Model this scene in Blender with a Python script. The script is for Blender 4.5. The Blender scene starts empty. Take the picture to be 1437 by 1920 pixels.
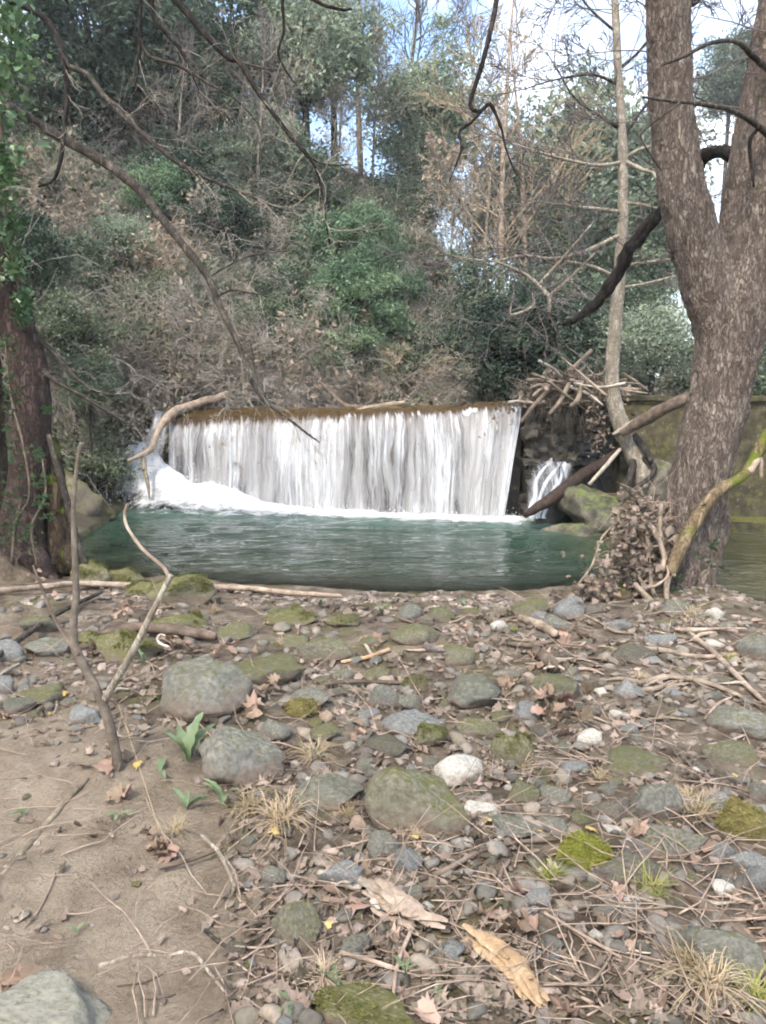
import bpy, math, random
import numpy as np
from mathutils import Matrix, Vector, Euler

rng = np.random.default_rng(7)
random.seed(7)
scene = bpy.context.scene
col = scene.collection
R = math.radians

# ------------------------------------------------------------------ camera
EYE, FPX, PITCH = 1.75, 1440.0, R(8.5)          # metres above the pool, focal length in photo pixels
cam_d = bpy.data.cameras.new('camera')
cam = bpy.data.objects.new('camera', cam_d)
col.objects.link(cam)
cam.location = (0, 0, EYE)
cam.rotation_euler = (R(90) - PITCH, 0, 0)
cam_d.sensor_fit = 'VERTICAL'
cam_d.sensor_height = 36.0
cam_d.lens = 36.0 * FPX / 1920.0
cam_d.clip_start, cam_d.clip_end = 0.05, 2000
scene.camera = cam

# ------------------------------------------------------------------ sky, sun, exposure
SUN_EL, SUN_AZ = R(52), R(205)                   # azimuth clockwise from +Y: behind the camera, to the left
world = bpy.data.worlds.new('World')
scene.world = world
world.use_nodes = True
nt = world.node_tree
nt.nodes.clear()
w_out = nt.nodes.new('ShaderNodeOutputWorld')
w_bg = nt.nodes.new('ShaderNodeBackground')
w_bg.inputs['Strength'].default_value = 0.13
sky = nt.nodes.new('ShaderNodeTexSky')
sky.sky_type = 'NISHITA'
sky.sun_disc = False
sky.sun_elevation = SUN_EL
sky.sun_rotation = SUN_AZ
sky.air_density, sky.dust_density, sky.ozone_density = 1.0, 1.0, 1.5
tc = nt.nodes.new('ShaderNodeTexCoord')
mp = nt.nodes.new('ShaderNodeMapping')
mp.inputs['Scale'].default_value = (1.6, 1.6, 3.6)
mp.inputs['Location'].default_value = (0.35, 0.2, 0.1)
cn = nt.nodes.new('ShaderNodeTexNoise')
cn.inputs['Scale'].default_value = 1.7
cn.inputs['Detail'].default_value = 5
cn.inputs['Roughness'].default_value = 0.55
cr = nt.nodes.new('ShaderNodeValToRGB')
cr.color_ramp.elements[0].position = 0.42
cr.color_ramp.elements[1].position = 0.76
cmix = nt.nodes.new('ShaderNodeMix')
cmix.data_type = 'RGBA'
cmix.inputs['B'].default_value = (8.4, 8.3, 8.1, 1)
nt.links.new(tc.outputs['Generated'], mp.inputs['Vector'])
nt.links.new(mp.outputs['Vector'], cn.inputs['Vector'])
nt.links.new(cn.outputs['Fac'], cr.inputs['Fac'])
nt.links.new(cr.outputs['Color'], cmix.inputs['Factor'])
nt.links.new(sky.outputs['Color'], cmix.inputs['A'])
nt.links.new(cmix.outputs['Result'], w_bg.inputs['Color'])
nt.links.new(w_bg.outputs['Background'], w_out.inputs['Surface'])

sun_d = bpy.data.lights.new('sun', 'SUN')
sun_d.energy = 1.5
sun_d.angle = R(10)
sun_d.color = (1.0, 0.91, 0.79)
sun = bpy.data.objects.new('sun', sun_d)
col.objects.link(sun)
sd = Vector((math.sin(SUN_AZ) * math.cos(SUN_EL), math.cos(SUN_AZ) * math.cos(SUN_EL), math.sin(SUN_EL)))
sun.rotation_euler = sd.to_track_quat('Z', 'Y').to_euler()

scene.view_settings.view_transform = 'Standard'
scene.view_settings.look = 'None'
scene.view_settings.gamma = 1
scene.view_settings.use_curve_mapping = False
scene.view_settings.exposure = 1.8

cy = scene.cycles
cy.use_denoising = True
cy.max_bounces = 4
cy.diffuse_bounces = 3
cy.glossy_bounces = 2
cy.transmission_bounces = 3
cy.transparent_max_bounces = 8
cy.caustics_reflective = cy.caustics_refractive = False
cy.filter_width = 1.9
cy.use_adaptive_sampling = True
cy.adaptive_threshold = 0.05
cy.adaptive_min_samples = 12

# ------------------------------------------------------------------ geometry helpers
CP, SP = math.cos(PITCH), math.sin(PITCH)

def P(px, py, Y):
    """world point seen at photo pixel (px, py) at forward distance Y"""
    u, v = (px - 718.5) / FPX, (960 - py) / FPX
    t = Y / (CP + v * SP)
    return np.array([u * t, Y, EYE + (v * CP - SP) * t])

def Gz(px, py, z):
    u, v = (px - 718.5) / FPX, (960 - py) / FPX
    t = (EYE - z) / (SP - v * CP)
    return np.array([u * t, t * (CP + v * SP), z])

def hash3(ix, iy, iz, seed):
    h = (ix.astype(np.int64) * 374761393 + iy.astype(np.int64) * 668265263 + iz.astype(np.int64) * 1274126177 + seed * 974711) & 0xffffffff
    h = ((h ^ (h >> 13)) * 1103515245) & 0xffffffff
    h = ((h ^ (h >> 16)) * 668265263) & 0xffffffff
    return ((h ^ (h >> 15)) & 0xffffff) / float(0xffffff)

def vnoise(x, y, z=0.0, seed=0):
    x, y, z = np.broadcast_arrays(np.asarray(x, float), np.asarray(y, float), np.asarray(z, float))
    ix, iy, iz = np.floor(x), np.floor(y), np.floor(z)
    fx, fy, fz = x - ix, y - iy, z - iz
    fx, fy, fz = [f * f * (3 - 2 * f) for f in (fx, fy, fz)]
    r = 0
    for a in (0, 1):
        for b in (0, 1):
            for c in (0, 1):
                w = (fx if a else 1 - fx) * (fy if b else 1 - fy) * (fz if c else 1 - fz)
                r = r + w * hash3(ix + a, iy + b, iz + c, seed)
    return r * 2 - 1

def fbm(x, y, z=0.0, oct=4, seed=0, gain=0.5):
    r, a, f = 0, 1.0, 1.0
    for k in range(oct):
        r = r + a * vnoise(np.asarray(x) * f, np.asarray(y) * f, np.asarray(z) * f, seed + k * 13)
        a *= gain
        f *= 2.03
    return r

def sm(t):
    t = np.clip(t, 0, 1)
    return t * t * (3 - 2 * t)

def mesh_np(name, V, faces, mats=None, smooth=True, uv=None):
    """faces: list of int arrays (n,3) or (n,4)"""
    me = bpy.data.meshes.new(name)
    V = np.asarray(V, dtype=np.float32).reshape(-1, 3)
    faces = [np.asarray(f, dtype=np.int32) for f in faces if len(f)]
    me.vertices.add(len(V))
    me.vertices.foreach_set('co', V.ravel())
    loops = np.concatenate([f.ravel() for f in faces])
    tot = np.concatenate([np.full(len(f), f.shape[1], dtype=np.int32) for f in faces])
    start = np.concatenate([[0], np.cumsum(tot)[:-1]]).astype(np.int32)
    me.loops.add(len(loops))
    me.loops.foreach_set('vertex_index', loops)
    me.polygons.add(len(tot))
    me.polygons.foreach_set('loop_start', start)
    me.polygons.foreach_set('loop_total', tot)
    me.polygons.foreach_set('use_smooth', np.full(len(tot), smooth, dtype=bool))
    if uv is not None:
        ul = me.uv_layers.new(name='uv')
        ul.data.foreach_set('uv', np.asarray(uv, dtype=np.float32)[loops].ravel())
    me.update(calc_edges=True)
    for m in (mats if isinstance(mats, (list, tuple)) else [mats]):
        if m is not None:
            me.materials.append(m)
    return me

def ob(name, data, parent=None, loc=None, rot=None, scale=None):
    o = bpy.data.objects.new(name, data)
    col.objects.link(o)
    if parent is not None:
        o.parent = parent
    if loc is not None:
        o.location = [float(c) for c in loc]
    if rot is not None:
        o.rotation_euler = rot
    if scale is not None:
        o.scale = (scale,) * 3 if np.isscalar(scale) else [float(c) for c in scale]
    return o

def tag(o, label=None, cat=None, group=None, kind=None):
    if label: o['label'] = label
    if cat: o['category'] = cat
    if group: o['group'] = group
    if kind: o['kind'] = kind
    return o

def empty(name, loc=(0, 0, 0), rot=None, scale=None):
    o = ob(name, None, None, loc, rot, scale)
    o.empty_display_size = 0.1
    return o

class Geo:
    """collects shapes, builds one mesh"""
    def __init__(self):
        self.V, self.F3, self.F4, self.n = [], [], [], 0
    def add(self, V, F):
        V = np.asarray(V, float).reshape(-1, 3)
        F = np.asarray(F, int)
        (self.F3 if F.shape[1] == 3 else self.F4).append(F + self.n)
        self.V.append(V)
        self.n += len(V)
        return self
    def mesh(self, name, mats, smooth=True):
        fs = []
        if self.F3: fs.append(np.concatenate(self.F3))
        if self.F4: fs.append(np.concatenate(self.F4))
        return mesh_np(name, np.concatenate(self.V), fs, mats, smooth)

def tubes(PT, RD, k=4, cap=True):
    """PT (N,m,3), RD (N,m) -> V, F quads of N separate tapered tubes"""
    PT, RD = np.asarray(PT, float), np.asarray(RD, float)
    N, m, _ = PT.shape
    T = np.gradient(PT, axis=1)
    T /= np.linalg.norm(T, axis=2, keepdims=True) + 1e-9
    av = np.abs(PT[:, -1] - PT[:, 0])
    ref = np.eye(3)[np.argmin(av, axis=1)][:, None, :]
    U = np.cross(T, ref)
    U /= np.linalg.norm(U, axis=2, keepdims=True) + 1e-9
    W = np.cross(T, U)
    a = np.arange(k) * 2 * np.pi / k
    V = PT[:, :, None, :] + RD[:, :, None, None] * (np.cos(a)[:, None] * U[:, :, None, :] + np.sin(a)[:, None] * W[:, :, None, :])
    idx = np.arange(N * m * k).reshape(N, m, k)
    A, B = idx[:, :-1], idx[:, 1:]
    F = np.stack([A, np.roll(A, -1, 2), np.roll(B, -1, 2), B], axis=-1).reshape(-1, 4)
    if cap and k == 4:
        F = np.concatenate([F, idx[:, 0, ::-1].reshape(-1, 4), idx[:, -1].reshape(-1, 4)])
    return V.reshape(-1, 3), F

def spline(pts, n):
    """Catmull-Rom through pts (any columns), n samples"""
    p = np.asarray(pts, float)
    q = np.vstack([2 * p[0] - p[1], p, 2 * p[-1] - p[-2]])
    t = np.linspace(0, len(p) - 1 - 1e-6, n)
    i = t.astype(int)
    f = (t - i)[:, None]
    a, b, c, d = q[i], q[i + 1], q[i + 2], q[i + 3]
    return 0.5 * (2 * b + (c - a) * f + (2 * a - 5 * b + 4 * c - d) * f ** 2 + (3 * b - a - 3 * c + d) * f ** 3)

def limb(pts, rad, k=10, n=None, knob=0.12, seed=0, squash=None, freq=6.0):
    """one bent, knobbly, capped branch: pts (m,3), rad (m)"""
    pts, rad = np.asarray(pts, float), np.asarray(rad, float)
    n = n or max(6, len(pts) * 5)
    q = spline(np.c_[pts, rad], n)
    C, r = q[:, :3], np.maximum(q[:, 3], 0.0008)
    T = np.gradient(C, axis=0)
    T /= np.linalg.norm(T, axis=1, keepdims=True) + 1e-9
    u = np.cross(T[0], [0.31, 0.2, 0.93] if abs(T[0][2]) < .9 else [1, .2, 0])
    Us = []
    for i in range(n):
        u = u - T[i] * np.dot(u, T[i])
        u /= np.linalg.norm(u) + 1e-9
        Us.append(u)
    U = np.array(Us)
    W = np.cross(T, U)
    a = np.arange(k) * 2 * np.pi / k
    d = np.cos(a)[None, :, None] * U[:, None] + np.sin(a)[None, :, None] * W[:, None]
    base = C[:, None] + d * r[:, None, None]
    s = freq / max(r.mean(), .01) * .12
    nz = fbm(base[..., 0] * s, base[..., 1] * s, base[..., 2] * s, 3, seed)
    V = C[:, None] + d * (r[:, None] * (1 + knob * nz))[..., None]
    if squash is not None:
        V[..., 2] = C[:, None, 2] + (V[..., 2] - C[:, None, 2]) * squash
    V = V.reshape(-1, 3)
    idx = np.arange(n * k).reshape(n, k)
    F = np.stack([idx[:-1], np.roll(idx[:-1], -1, 1), np.roll(idx[1:], -1, 1), idx[1:]], -1).reshape(-1, 4)
    V = np.vstack([V, C[0] - T[0] * r[0] * .35, C[-1] + T[-1] * r[-1] * .35])
    c0, c1 = n * k, n * k + 1
    F3 = np.array([[c0, idx[0, (j + 1) % k], idx[0, j]] for j in range(k)] + [[c1, idx[-1, j], idx[-1, (j + 1) % k]] for j in range(k)])
    return V, F, F3

def limb_mesh(name, parts, mat, **kw):
    """parts: list of (pts, rad) -> one mesh"""
    g = Geo()
    for i, (p, r) in enumerate(parts):
        V, F, F3 = limb(p, r, seed=i * 7 + kw.get('seed', 0), **{k: v for k, v in kw.items() if k != 'seed'})
        n0 = g.n
        g.add(V, F)
        g.F3.append(F3 + n0)
    return g.mesh(name, mat)

def grow(rg, p0, d0, L, r, depth, out, kids=5, ang=0.7, wander=0.25, up=0.05, taper=0.35, shrink=0.6, m=5, first=0.25):
    """recursive bare branching; out[depth] collects (pts, radii)"""
    d = np.array(d0, float)
    d /= np.linalg.norm(d)
    pts, dirs = [np.array(p0, float)], [d]
    for i in range(m - 1):
        d = d + rg.normal(0, wander, 3) * (0.6 if depth > 2 else 1) + np.array([0, 0, up])
        d /= np.linalg.norm(d)
        pts.append(pts[-1] + d * L / (m - 1))
        dirs.append(d)
    rad = np.linspace(r, r * taper, m)
    out.append((np.array(pts), rad))
    if depth <= 0:
        return
    nk = max(2, int(round(kids * rg.uniform(.7, 1.3))))
    for j in range(nk):
        t = first + (1 - first) * (j + rg.uniform(0, .9)) / nk
        i = min(int(t * (m - 1)), m - 2)
        f = t * (m - 1) - i
        p = pts[i] * (1 - f) + pts[i + 1] * f
        ax = rg.normal(0, 1, 3)
        side = np.cross(dirs[i], ax)
        side /= np.linalg.norm(side) + 1e-9
        a = ang * rg.uniform(.6, 1.3)
        nd = dirs[i] * math.cos(a) + side * math.sin(a)
        grow(rg, p, nd, L * shrink * rg.uniform(.6, 1.2) * (1.15 - .5 * t), r * (1 + (taper - 1) * t) * .62, depth - 1, out,
             kids, ang, wander, up, taper, shrink, m, first)

def twig_mesh(name, out, mat, k=3, rmin=0.0):
    PT = np.array([o[0] for o in out])
    RD = np.maximum(np.array([o[1] for o in out]), rmin)
    V, F = tubes(PT, RD, k)
    return mesh_np(name, V, [F], mat)

def leaves(C, size, rg, up=0.5, aspect=0.5, droop=0.0, var=0.35):
    """rhombic leaf for each centre C (n,3): V, F (two triangles folded along the midrib)"""
    n = len(C)
    nrm = rg.normal(0, 1, (n, 3)) + np.array([0, 0, up * 2.0])
    nrm /= np.linalg.norm(nrm, axis=1, keepdims=True)
    ax = rg.normal(0, 1, (n, 3)) + np.array([0, 0, -droop * 2])
    ax -= nrm * np.sum(ax * nrm, axis=1, keepdims=True)
    ax /= np.linalg.norm(ax, axis=1, keepdims=True) + 1e-9
    sd_ = np.cross(nrm, ax)
    s = size * (1 + var * rg.normal(0, 1, (n, 1)))
    s = np.clip(s, size * .35, size * 2)
    lift = nrm * s * 0.12
    V = np.stack([C - ax * s * .5, C + sd_ * s * aspect * .5 + lift, C + ax * s * .5, C - sd_ * s * aspect * .5 + lift], 1).reshape(-1, 3)
    b = np.arange(n)[:, None] * 4
    F = np.concatenate([b + [0, 1, 2], b + [0, 2, 3]])
    return V, F

# ------------------------------------------------------------------ materials
def lin(r, g, b):
    f = lambda c: (c / 255 / 12.92) if c / 255 <= .04045 else ((c / 255 + .055) / 1.055) ** 2.4
    return (f(r), f(g), f(b), 1)

class Mt:
    """small node-graph helper"""
    def __init__(self, name):
        self.m = bpy.data.materials.new(name)
        self.m.use_nodes = True
        self.t = self.m.node_tree
        self.t.nodes.clear()
        self.out = self.n('ShaderNodeOutputMaterial')
    def n(self, ty, **kw):
        x = self.t.nodes.new(ty)
        for k, v in kw.items():
            if k in x.inputs: x.inputs[k].default_value = v
            else: setattr(x, k, v)
        return x
    def l(self, a, b):
        self.t.links.new(a, b)
        return b.node
    def coord(self, kind='Object', scale=(1, 1, 1), jitter=True):
        c = self.n('ShaderNodeTexCoord').outputs[kind] if kind != 'Position' else self.n('ShaderNodeNewGeometry').outputs['Position']
        if jitter:
            oi = self.n('ShaderNodeObjectInfo')
            ad = self.n('ShaderNodeVectorMath', operation='MULTIPLY_ADD')
            ad.inputs[1].default_value = (37, 53, 71)
            self.l(oi.outputs['Random'], ad.inputs[0])
            self.l(c, ad.inputs[2])
            c = ad.outputs[0]
        m = self.n('ShaderNodeMapping', Scale=scale)
        self.l(c, m.inputs['Vector'])
        return m.outputs[0]
    def noise(self, vec, scale, detail=5, rough=.55, dist=0.0):
        x = self.n('ShaderNodeTexNoise', Scale=scale, Detail=detail, Roughness=rough, Distortion=dist)
        self.l(vec, x.inputs['Vector'])
        return x.outputs['Fac']
    def ramp(self, fac, stops):
        r = self.n('ShaderNodeValToRGB')
        e = r.color_ramp.elements
        while len(e) < len(stops): e.new(.5)
        for el, (p, c) in zip(e, stops):
            el.position = p
            el.color = c if not np.isscalar(c) else (c, c, c, 1)
        self.l(fac, r.inputs['Fac'])
        return r.outputs['Color']
    def mix(self, fac, a, b, mode='MIX'):
        x = self.n('ShaderNodeMix', data_type='RGBA', blend_type=mode)
        for v, i in ((fac, 0), (a, 6), (b, 7)):
            if isinstance(v, bpy.types.NodeSocket): self.l(v, x.inputs[i])
            else: x.inputs[i].default_value = v
        return x.outputs[2]
    def math(self, op, a, b=0.0, clamp=False):
        x = self.n('ShaderNodeMath', operation=op, use_clamp=clamp)
        for v, i in ((a, 0), (b, 1)):
            if isinstance(v, bpy.types.NodeSocket): self.l(v, x.inputs[i])
            else: x.inputs[i].default_value = v
        return x.outputs[0]
    def vary(self, colr, island=0.0, obj=0.0):
        """brightness and a little hue per leaf / per object"""
        for amt, node, outn in ((island, 'ShaderNodeNewGeometry', 'Random Per Island'), (obj, 'ShaderNodeObjectInfo', 'Random')):
            if not amt: continue
            f = self.n(node).outputs[outn]
            h = self.n('ShaderNodeHueSaturation')
            mr = self.n('ShaderNodeMapRange')
            mr.inputs['To Min'].default_value, mr.inputs['To Max'].default_value = 1 - amt, 1 + amt
            self.l(f, mr.inputs['Value'])
            self.l(mr.outputs[0], h.inputs['Value'])
            mh = self.n('ShaderNodeMapRange')
            mh.inputs['To Min'].default_value, mh.inputs['To Max'].default_value = .5 + amt * .05, .5 - amt * .05
            self.l(f, mh.inputs['Value'])
            self.l(mh.outputs[0], h.inputs['Hue'])
            self.l(colr, h.inputs['Color'])
            colr = h.outputs['Color']
        return colr
    def bump(self, hgt, strength=.4, dist=.02):
        b = self.n('ShaderNodeBump', Strength=strength, Distance=dist)
        self.l(hgt, b.inputs['Height'])
        return b.outputs['Normal']
    def bsdf(self, colr, rough=.85, normal=None, spec=.3, **kw):
        b = self.n('ShaderNodeBsdfPrincipled', Roughness=rough if np.isscalar(rough) else .5)
        b.inputs['Specular IOR Level'].default_value = spec
        for k, v in kw.items():
            b.inputs[k.replace('_', ' ')].default_value = v
        if isinstance(colr, bpy.types.NodeSocket): self.l(colr, b.inputs['Base Color'])
        else: b.inputs['Base Color'].default_value = colr
        if not np.isscalar(rough): self.l(rough, b.inputs['Roughness'])
        if normal is not None: self.l(normal, b.inputs['Normal'])
        return b.outputs[0]
    def done(self, sh):
        self.l(sh, self.out.inputs['Surface'])
        return self.m

def up_facing(m, lo=.2, hi=.8):
    g = m.n('ShaderNodeNewGeometry')
    s = m.n('ShaderNodeSeparateXYZ')
    m.l(g.outputs['Normal'], s.inputs[0])
    mr = m.n('ShaderNodeMapRange')
    mr.inputs['From Min'].default_value, mr.inputs['From Max'].default_value = lo, hi
    m.l(s.outputs['Z'], mr.inputs['Value'])
    return mr.outputs[0]

def stone_mat(name, c0, c1, c2, moss=0.0, mosscol=((78, 78, 46), (118, 116, 66)), wet=False, fine=60, dirt=False):
    m = Mt(name)
    v = m.coord('Object')
    c = m.ramp(m.noise(v, 7, 8, .62), [(.3, lin(*c0)), (.5, lin(*c1)), (.72, lin(*c2))])
    sp = m.ramp(m.noise(v, fine, 4, .7), [(.34, .45), (.5, 1.0), (.68, 1.3)])
    c = m.mix(.4, c, sp, 'MULTIPLY')
    lich = m.ramp(m.noise(v, 16, 6, .7), [(.6, 0.0), (.68, 1.0)])
    c = m.mix(m.math('MULTIPLY', lich, .35), c, lin(168, 172, 158))
    c = m.vary(c, obj=.16)
    h = m.math('ADD', m.noise(v, 22, 8, .7), m.math('MULTIPLY', m.noise(v, fine * 1.5, 4, .7), .35))
    rough = .55 if wet else .88
    if dirt:                                                # dried mud up the lower sides
        sz = m.n('ShaderNodeSeparateXYZ')
        m.l(m.n('ShaderNodeTexCoord').outputs['Object'], sz.inputs[0])
        df = m.math('SUBTRACT', m.math('MULTIPLY', m.noise(v, 2.2, 6, .65), 1.5), m.math('ADD', sz.outputs[2], .42))
        c = m.mix(m.ramp(df, [(.0, 0.0), (.45, .9)]), c, m.ramp(m.noise(v, 9, 5), [(.3, lin(92, 80, 70)), (.7, lin(138, 122, 108))]))
    if moss:
        f = m.math('ADD', m.noise(v, 9, 7, .65), m.math('MULTIPLY', m.math('SUBTRACT', up_facing(m, -.2, .9), .5), .22))
        t = .72 - .4 * moss
        fm = m.ramp(f, [(t - .04, 0.0), (t + .13, 1.0)])
        mc = m.ramp(m.noise(v, 55, 5, .7), [(.3, lin(*mosscol[0])), (.66, lin(*mosscol[1]))])
        c = m.mix(fm, c, mc)
        h = m.math('ADD', h, m.math('MULTIPLY', fm, m.noise(v, 160, 3, .7)))
    return m.done(m.bsdf(c, rough, m.bump(h, .7, .012), .4 if wet else .2))

def bark_mat(name, dark, mid, pale, scale=(9, 9, 4), flake=2.0, moss=0.0, bump=.9, dist=.012):
    m = Mt(name)
    v = m.coord('Object', scale)
    vo = m.n('ShaderNodeTexVoronoi', Scale=flake, Randomness=1.0)
    vo.feature = 'DISTANCE_TO_EDGE'
    wv = m.n('ShaderNodeVectorMath', operation='MULTIPLY_ADD')
    nz = m.n('ShaderNodeTexNoise', Scale=2.5, Detail=5)
    m.l(v, nz.inputs['Vector'])
    wv.inputs[1].default_value = (1.1, 1.1, 1.1)
    m.l(nz.outputs['Color'], wv.inputs[0])
    m.l(v, wv.inputs[2])
    m.l(wv.outputs[0], vo.inputs['Vector'])
    cell = m.n('ShaderNodeTexVoronoi', Scale=flake)
    m.l(wv.outputs[0], cell.inputs['Vector'])
    edge = m.ramp(vo.outputs['Distance'], [(.0, 0.0), (.16, 1.0)])
    sc = m.n('ShaderNodeSeparateColor')
    m.l(cell.outputs['Color'], sc.inputs[0])
    body = m.ramp(sc.outputs[0], [(.15, lin(*mid)), (.8, lin(*pale))])
    c = m.mix(m.math('MULTIPLY', edge, m.ramp(m.noise(v, 1.2, 6, .65), [(.36, .12), (.62, 1.0)])), lin(*dark), body)
    c = m.mix(.6, c, m.ramp(m.noise(v, .22, 5, .6), [(.3, .62), (.5, 1.0), (.7, 1.25)]), 'MULTIPLY')
    c = m.mix(.4, c, m.ramp(m.noise(v, 9, 6, .7), [(.3, .55), (.7, 1.35)]), 'MULTIPLY')
    hgt = m.math('ADD', m.math('MULTIPLY', edge, .6), m.noise(v, 6, 7, .7))
    if moss:
        f = m.noise(m.coord('Object', (1, 1, 1)), 3.2, 7, .65)
        fm = m.ramp(f, [(.75 - .45 * moss, 0.0), (.83 - .45 * moss, 1.0)])
        c = m.mix(fm, c, m.ramp(m.noise(v, 14, 4, .7), [(.3, lin(58, 70, 22)), (.68, lin(112, 122, 42))]))
    return m.done(m.bsdf(c, .9, m.bump(hgt, bump, dist), .2))

def wood_mat(name, c0, c1, c2, obj=.18):
    m = Mt(name)
    v = m.coord('Object')
    c = m.ramp(m.noise(v, 11, 7, .65), [(.3, lin(*c0)), (.5, lin(*c1)), (.72, lin(*c2))])
    c = m.mix(.45, c, m.ramp(m.noise(v, 70, 4, .7), [(.3, .5), (.66, 1.3)]), 'MULTIPLY')
    c = m.vary(c, obj=obj)
    return m.done(m.bsdf(c, .85, m.bump(m.noise(v, 60, 6, .7), .5, .006), .25))

def leaf_mat(name, stops, island=.35, obj=.12, trans=.3, rough=.55, spec=.35, nscale=1.3):
    m = Mt(name)
    v = m.coord('Position', jitter=False)
    c = m.ramp(m.noise(v, nscale, 4, .6), [(.3, lin(*stops[0])), (.5, lin(*stops[1])), (.7, lin(*stops[2]))])
    c = m.vary(c, island=island, obj=obj)
    b = m.bsdf(c, rough, None, spec)
    tr = m.n('ShaderNodeBsdfTranslucent')
    m.l(c, tr.inputs['Color'])
    mx = m.n('ShaderNodeMixShader', Fac=trans)
    m.l(b, mx.inputs[1])
    m.l(tr.outputs[0], mx.inputs[2])
    return m.done(mx.outputs[0])

M = {}
M['grey'] = stone_mat('grey_stone', (88, 88, 81), (114, 113, 104), (142, 139, 128), .24, dirt=True)
M['pale'] = stone_mat('pale_smooth_stone', (128, 126, 114), (150, 147, 134), (168, 164, 150), .08)
M['dark'] = stone_mat('dark_stone', (74, 71, 64), (98, 93, 85), (122, 115, 104), .2, dirt=True)
M['blue'] = stone_mat('blue_grey_stone', (98, 99, 97), (126, 127, 124), (154, 153, 149), .12, dirt=True)
M['white'] = stone_mat('white_stone', (150, 146, 134), (184, 179, 167), (210, 205, 194), 0, dirt=True)
M['tan'] = stone_mat('tan_stone', (132, 114, 97), (160, 141, 122), (184, 166, 146), 0, dirt=True)
M['olive'] = stone_mat('olive_stone', (84, 83, 70), (110, 108, 92), (136, 132, 115), .4, dirt=True)
M['mossy'] = stone_mat('mossy_stone', (92, 90, 70), (120, 116, 94), (146, 141, 118), .5, dirt=True)
M['yellowmoss'] = stone_mat('yellow_moss_stone', (104, 102, 78), (124, 122, 96), (150, 146, 118), .95, ((104, 98, 58), (140, 131, 82)))
M['greenmoss'] = stone_mat('green_moss', (84, 82, 60), (104, 100, 76), (120, 116, 90), 1.0, ((84, 88, 36), (132, 134, 62)))
M['weirstone'] = stone_mat('weir_masonry', (34, 30, 25), (54, 48, 40), (80, 73, 62), .4, ((54, 56, 26), (92, 92, 44)), wet=True, fine=30)
M['wall'] = stone_mat('mossy_concrete', (50, 47, 37), (74, 69, 53), (102, 95, 74), .56, ((78, 80, 40), (124, 120, 62)), fine=30)
M['wetshaderock'] = stone_mat('wet_and_shade_rock', (34, 34, 34), (58, 57, 54), (92, 90, 84), .2, ((44, 52, 24), (80, 92, 40)), wet=True, fine=30)  # wet stone; the dark tone also serves as shade in the recess
M['palerock'] = stone_mat('pale_rock', (56, 54, 46), (86, 82, 70), (128, 120, 102), .3, ((78, 90, 46), (122, 134, 72)), fine=30)

M['plane'] = bark_mat('plane_bark', (96, 84, 75), (128, 114, 103), (158, 145, 132), (13, 13, 4.6), 2.7, .24, 1.0, .02)
M['redbark'] = bark_mat('reddish_bark', (44, 36, 33), (74, 60, 54), (102, 86, 78), (9, 9, 3), 3.0, .2)
M['mossbark'] = bark_mat('mossy_bark', (44, 36, 28), (72, 60, 48), (98, 84, 68), (9, 9, 3), 3.0, .42)
M['palebark'] = bark_mat('pale_bark', (118, 108, 94), (158, 148, 132), (188, 180, 164), (14, 14, 6), 2.0, .1, .5)
M['greybark'] = bark_mat('grey_bark', (44, 40, 36), (72, 66, 58), (108, 100, 90), (18, 18, 6), 2.0, .15, .6, .006)
M['darkbark'] = bark_mat('dark_bark', (24, 21, 20), (44, 38, 36), (70, 62, 56), (18, 18, 6), 2.0, .1, .6, .006)

M['driftwood'] = wood_mat('driftwood', (104, 90, 76), (146, 130, 112), (178, 163, 144))
M['paledrift'] = wood_mat('bleached_driftwood', (140, 126, 110), (176, 164, 148), (206, 197, 184))
M['orangewood'] = wood_mat('orange_driftwood', (148, 118, 90), (182, 150, 118), (208, 180, 148))
M['brownwood'] = wood_mat('brown_wood', (70, 59, 50), (100, 87, 75), (132, 118, 103), .1)
M['sapling'] = wood_mat('sapling_bark', (68, 61, 53), (98, 89, 78), (128, 118, 105), .03)
M['darkwood'] = wood_mat('wet_dark_wood', (34, 27, 24), (54, 43, 37), (84, 68, 58))
M['root'] = wood_mat('dry_root', (106, 93, 80), (143, 127, 110), (180, 163, 143), .3)
M['whitewood'] = wood_mat('peeled_white_wood', (206, 200, 190), (228, 224, 216), (240, 238, 232), .03)
M['mossstick'] = bark_mat('mossy_branch', (82, 70, 52), (118, 102, 78), (148, 130, 104), (12, 12, 4), 2.0, .5, .6, .006)
M['twigbrown'] = wood_mat('brown_twigs', (120, 112, 98), (150, 141, 126), (180, 170, 155), .22)
M['twiggrey'] = wood_mat('grey_twigs', (118, 111, 103), (154, 146, 136), (186, 177, 166), .2)
M['skytwig'] = wood_mat('dark_fine_twigs', (78, 72, 70), (102, 95, 92), (128, 120, 116), .15)
M['twigtan'] = wood_mat('tan_twigs', (140, 122, 98), (172, 152, 126), (200, 180, 152), .2)

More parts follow.
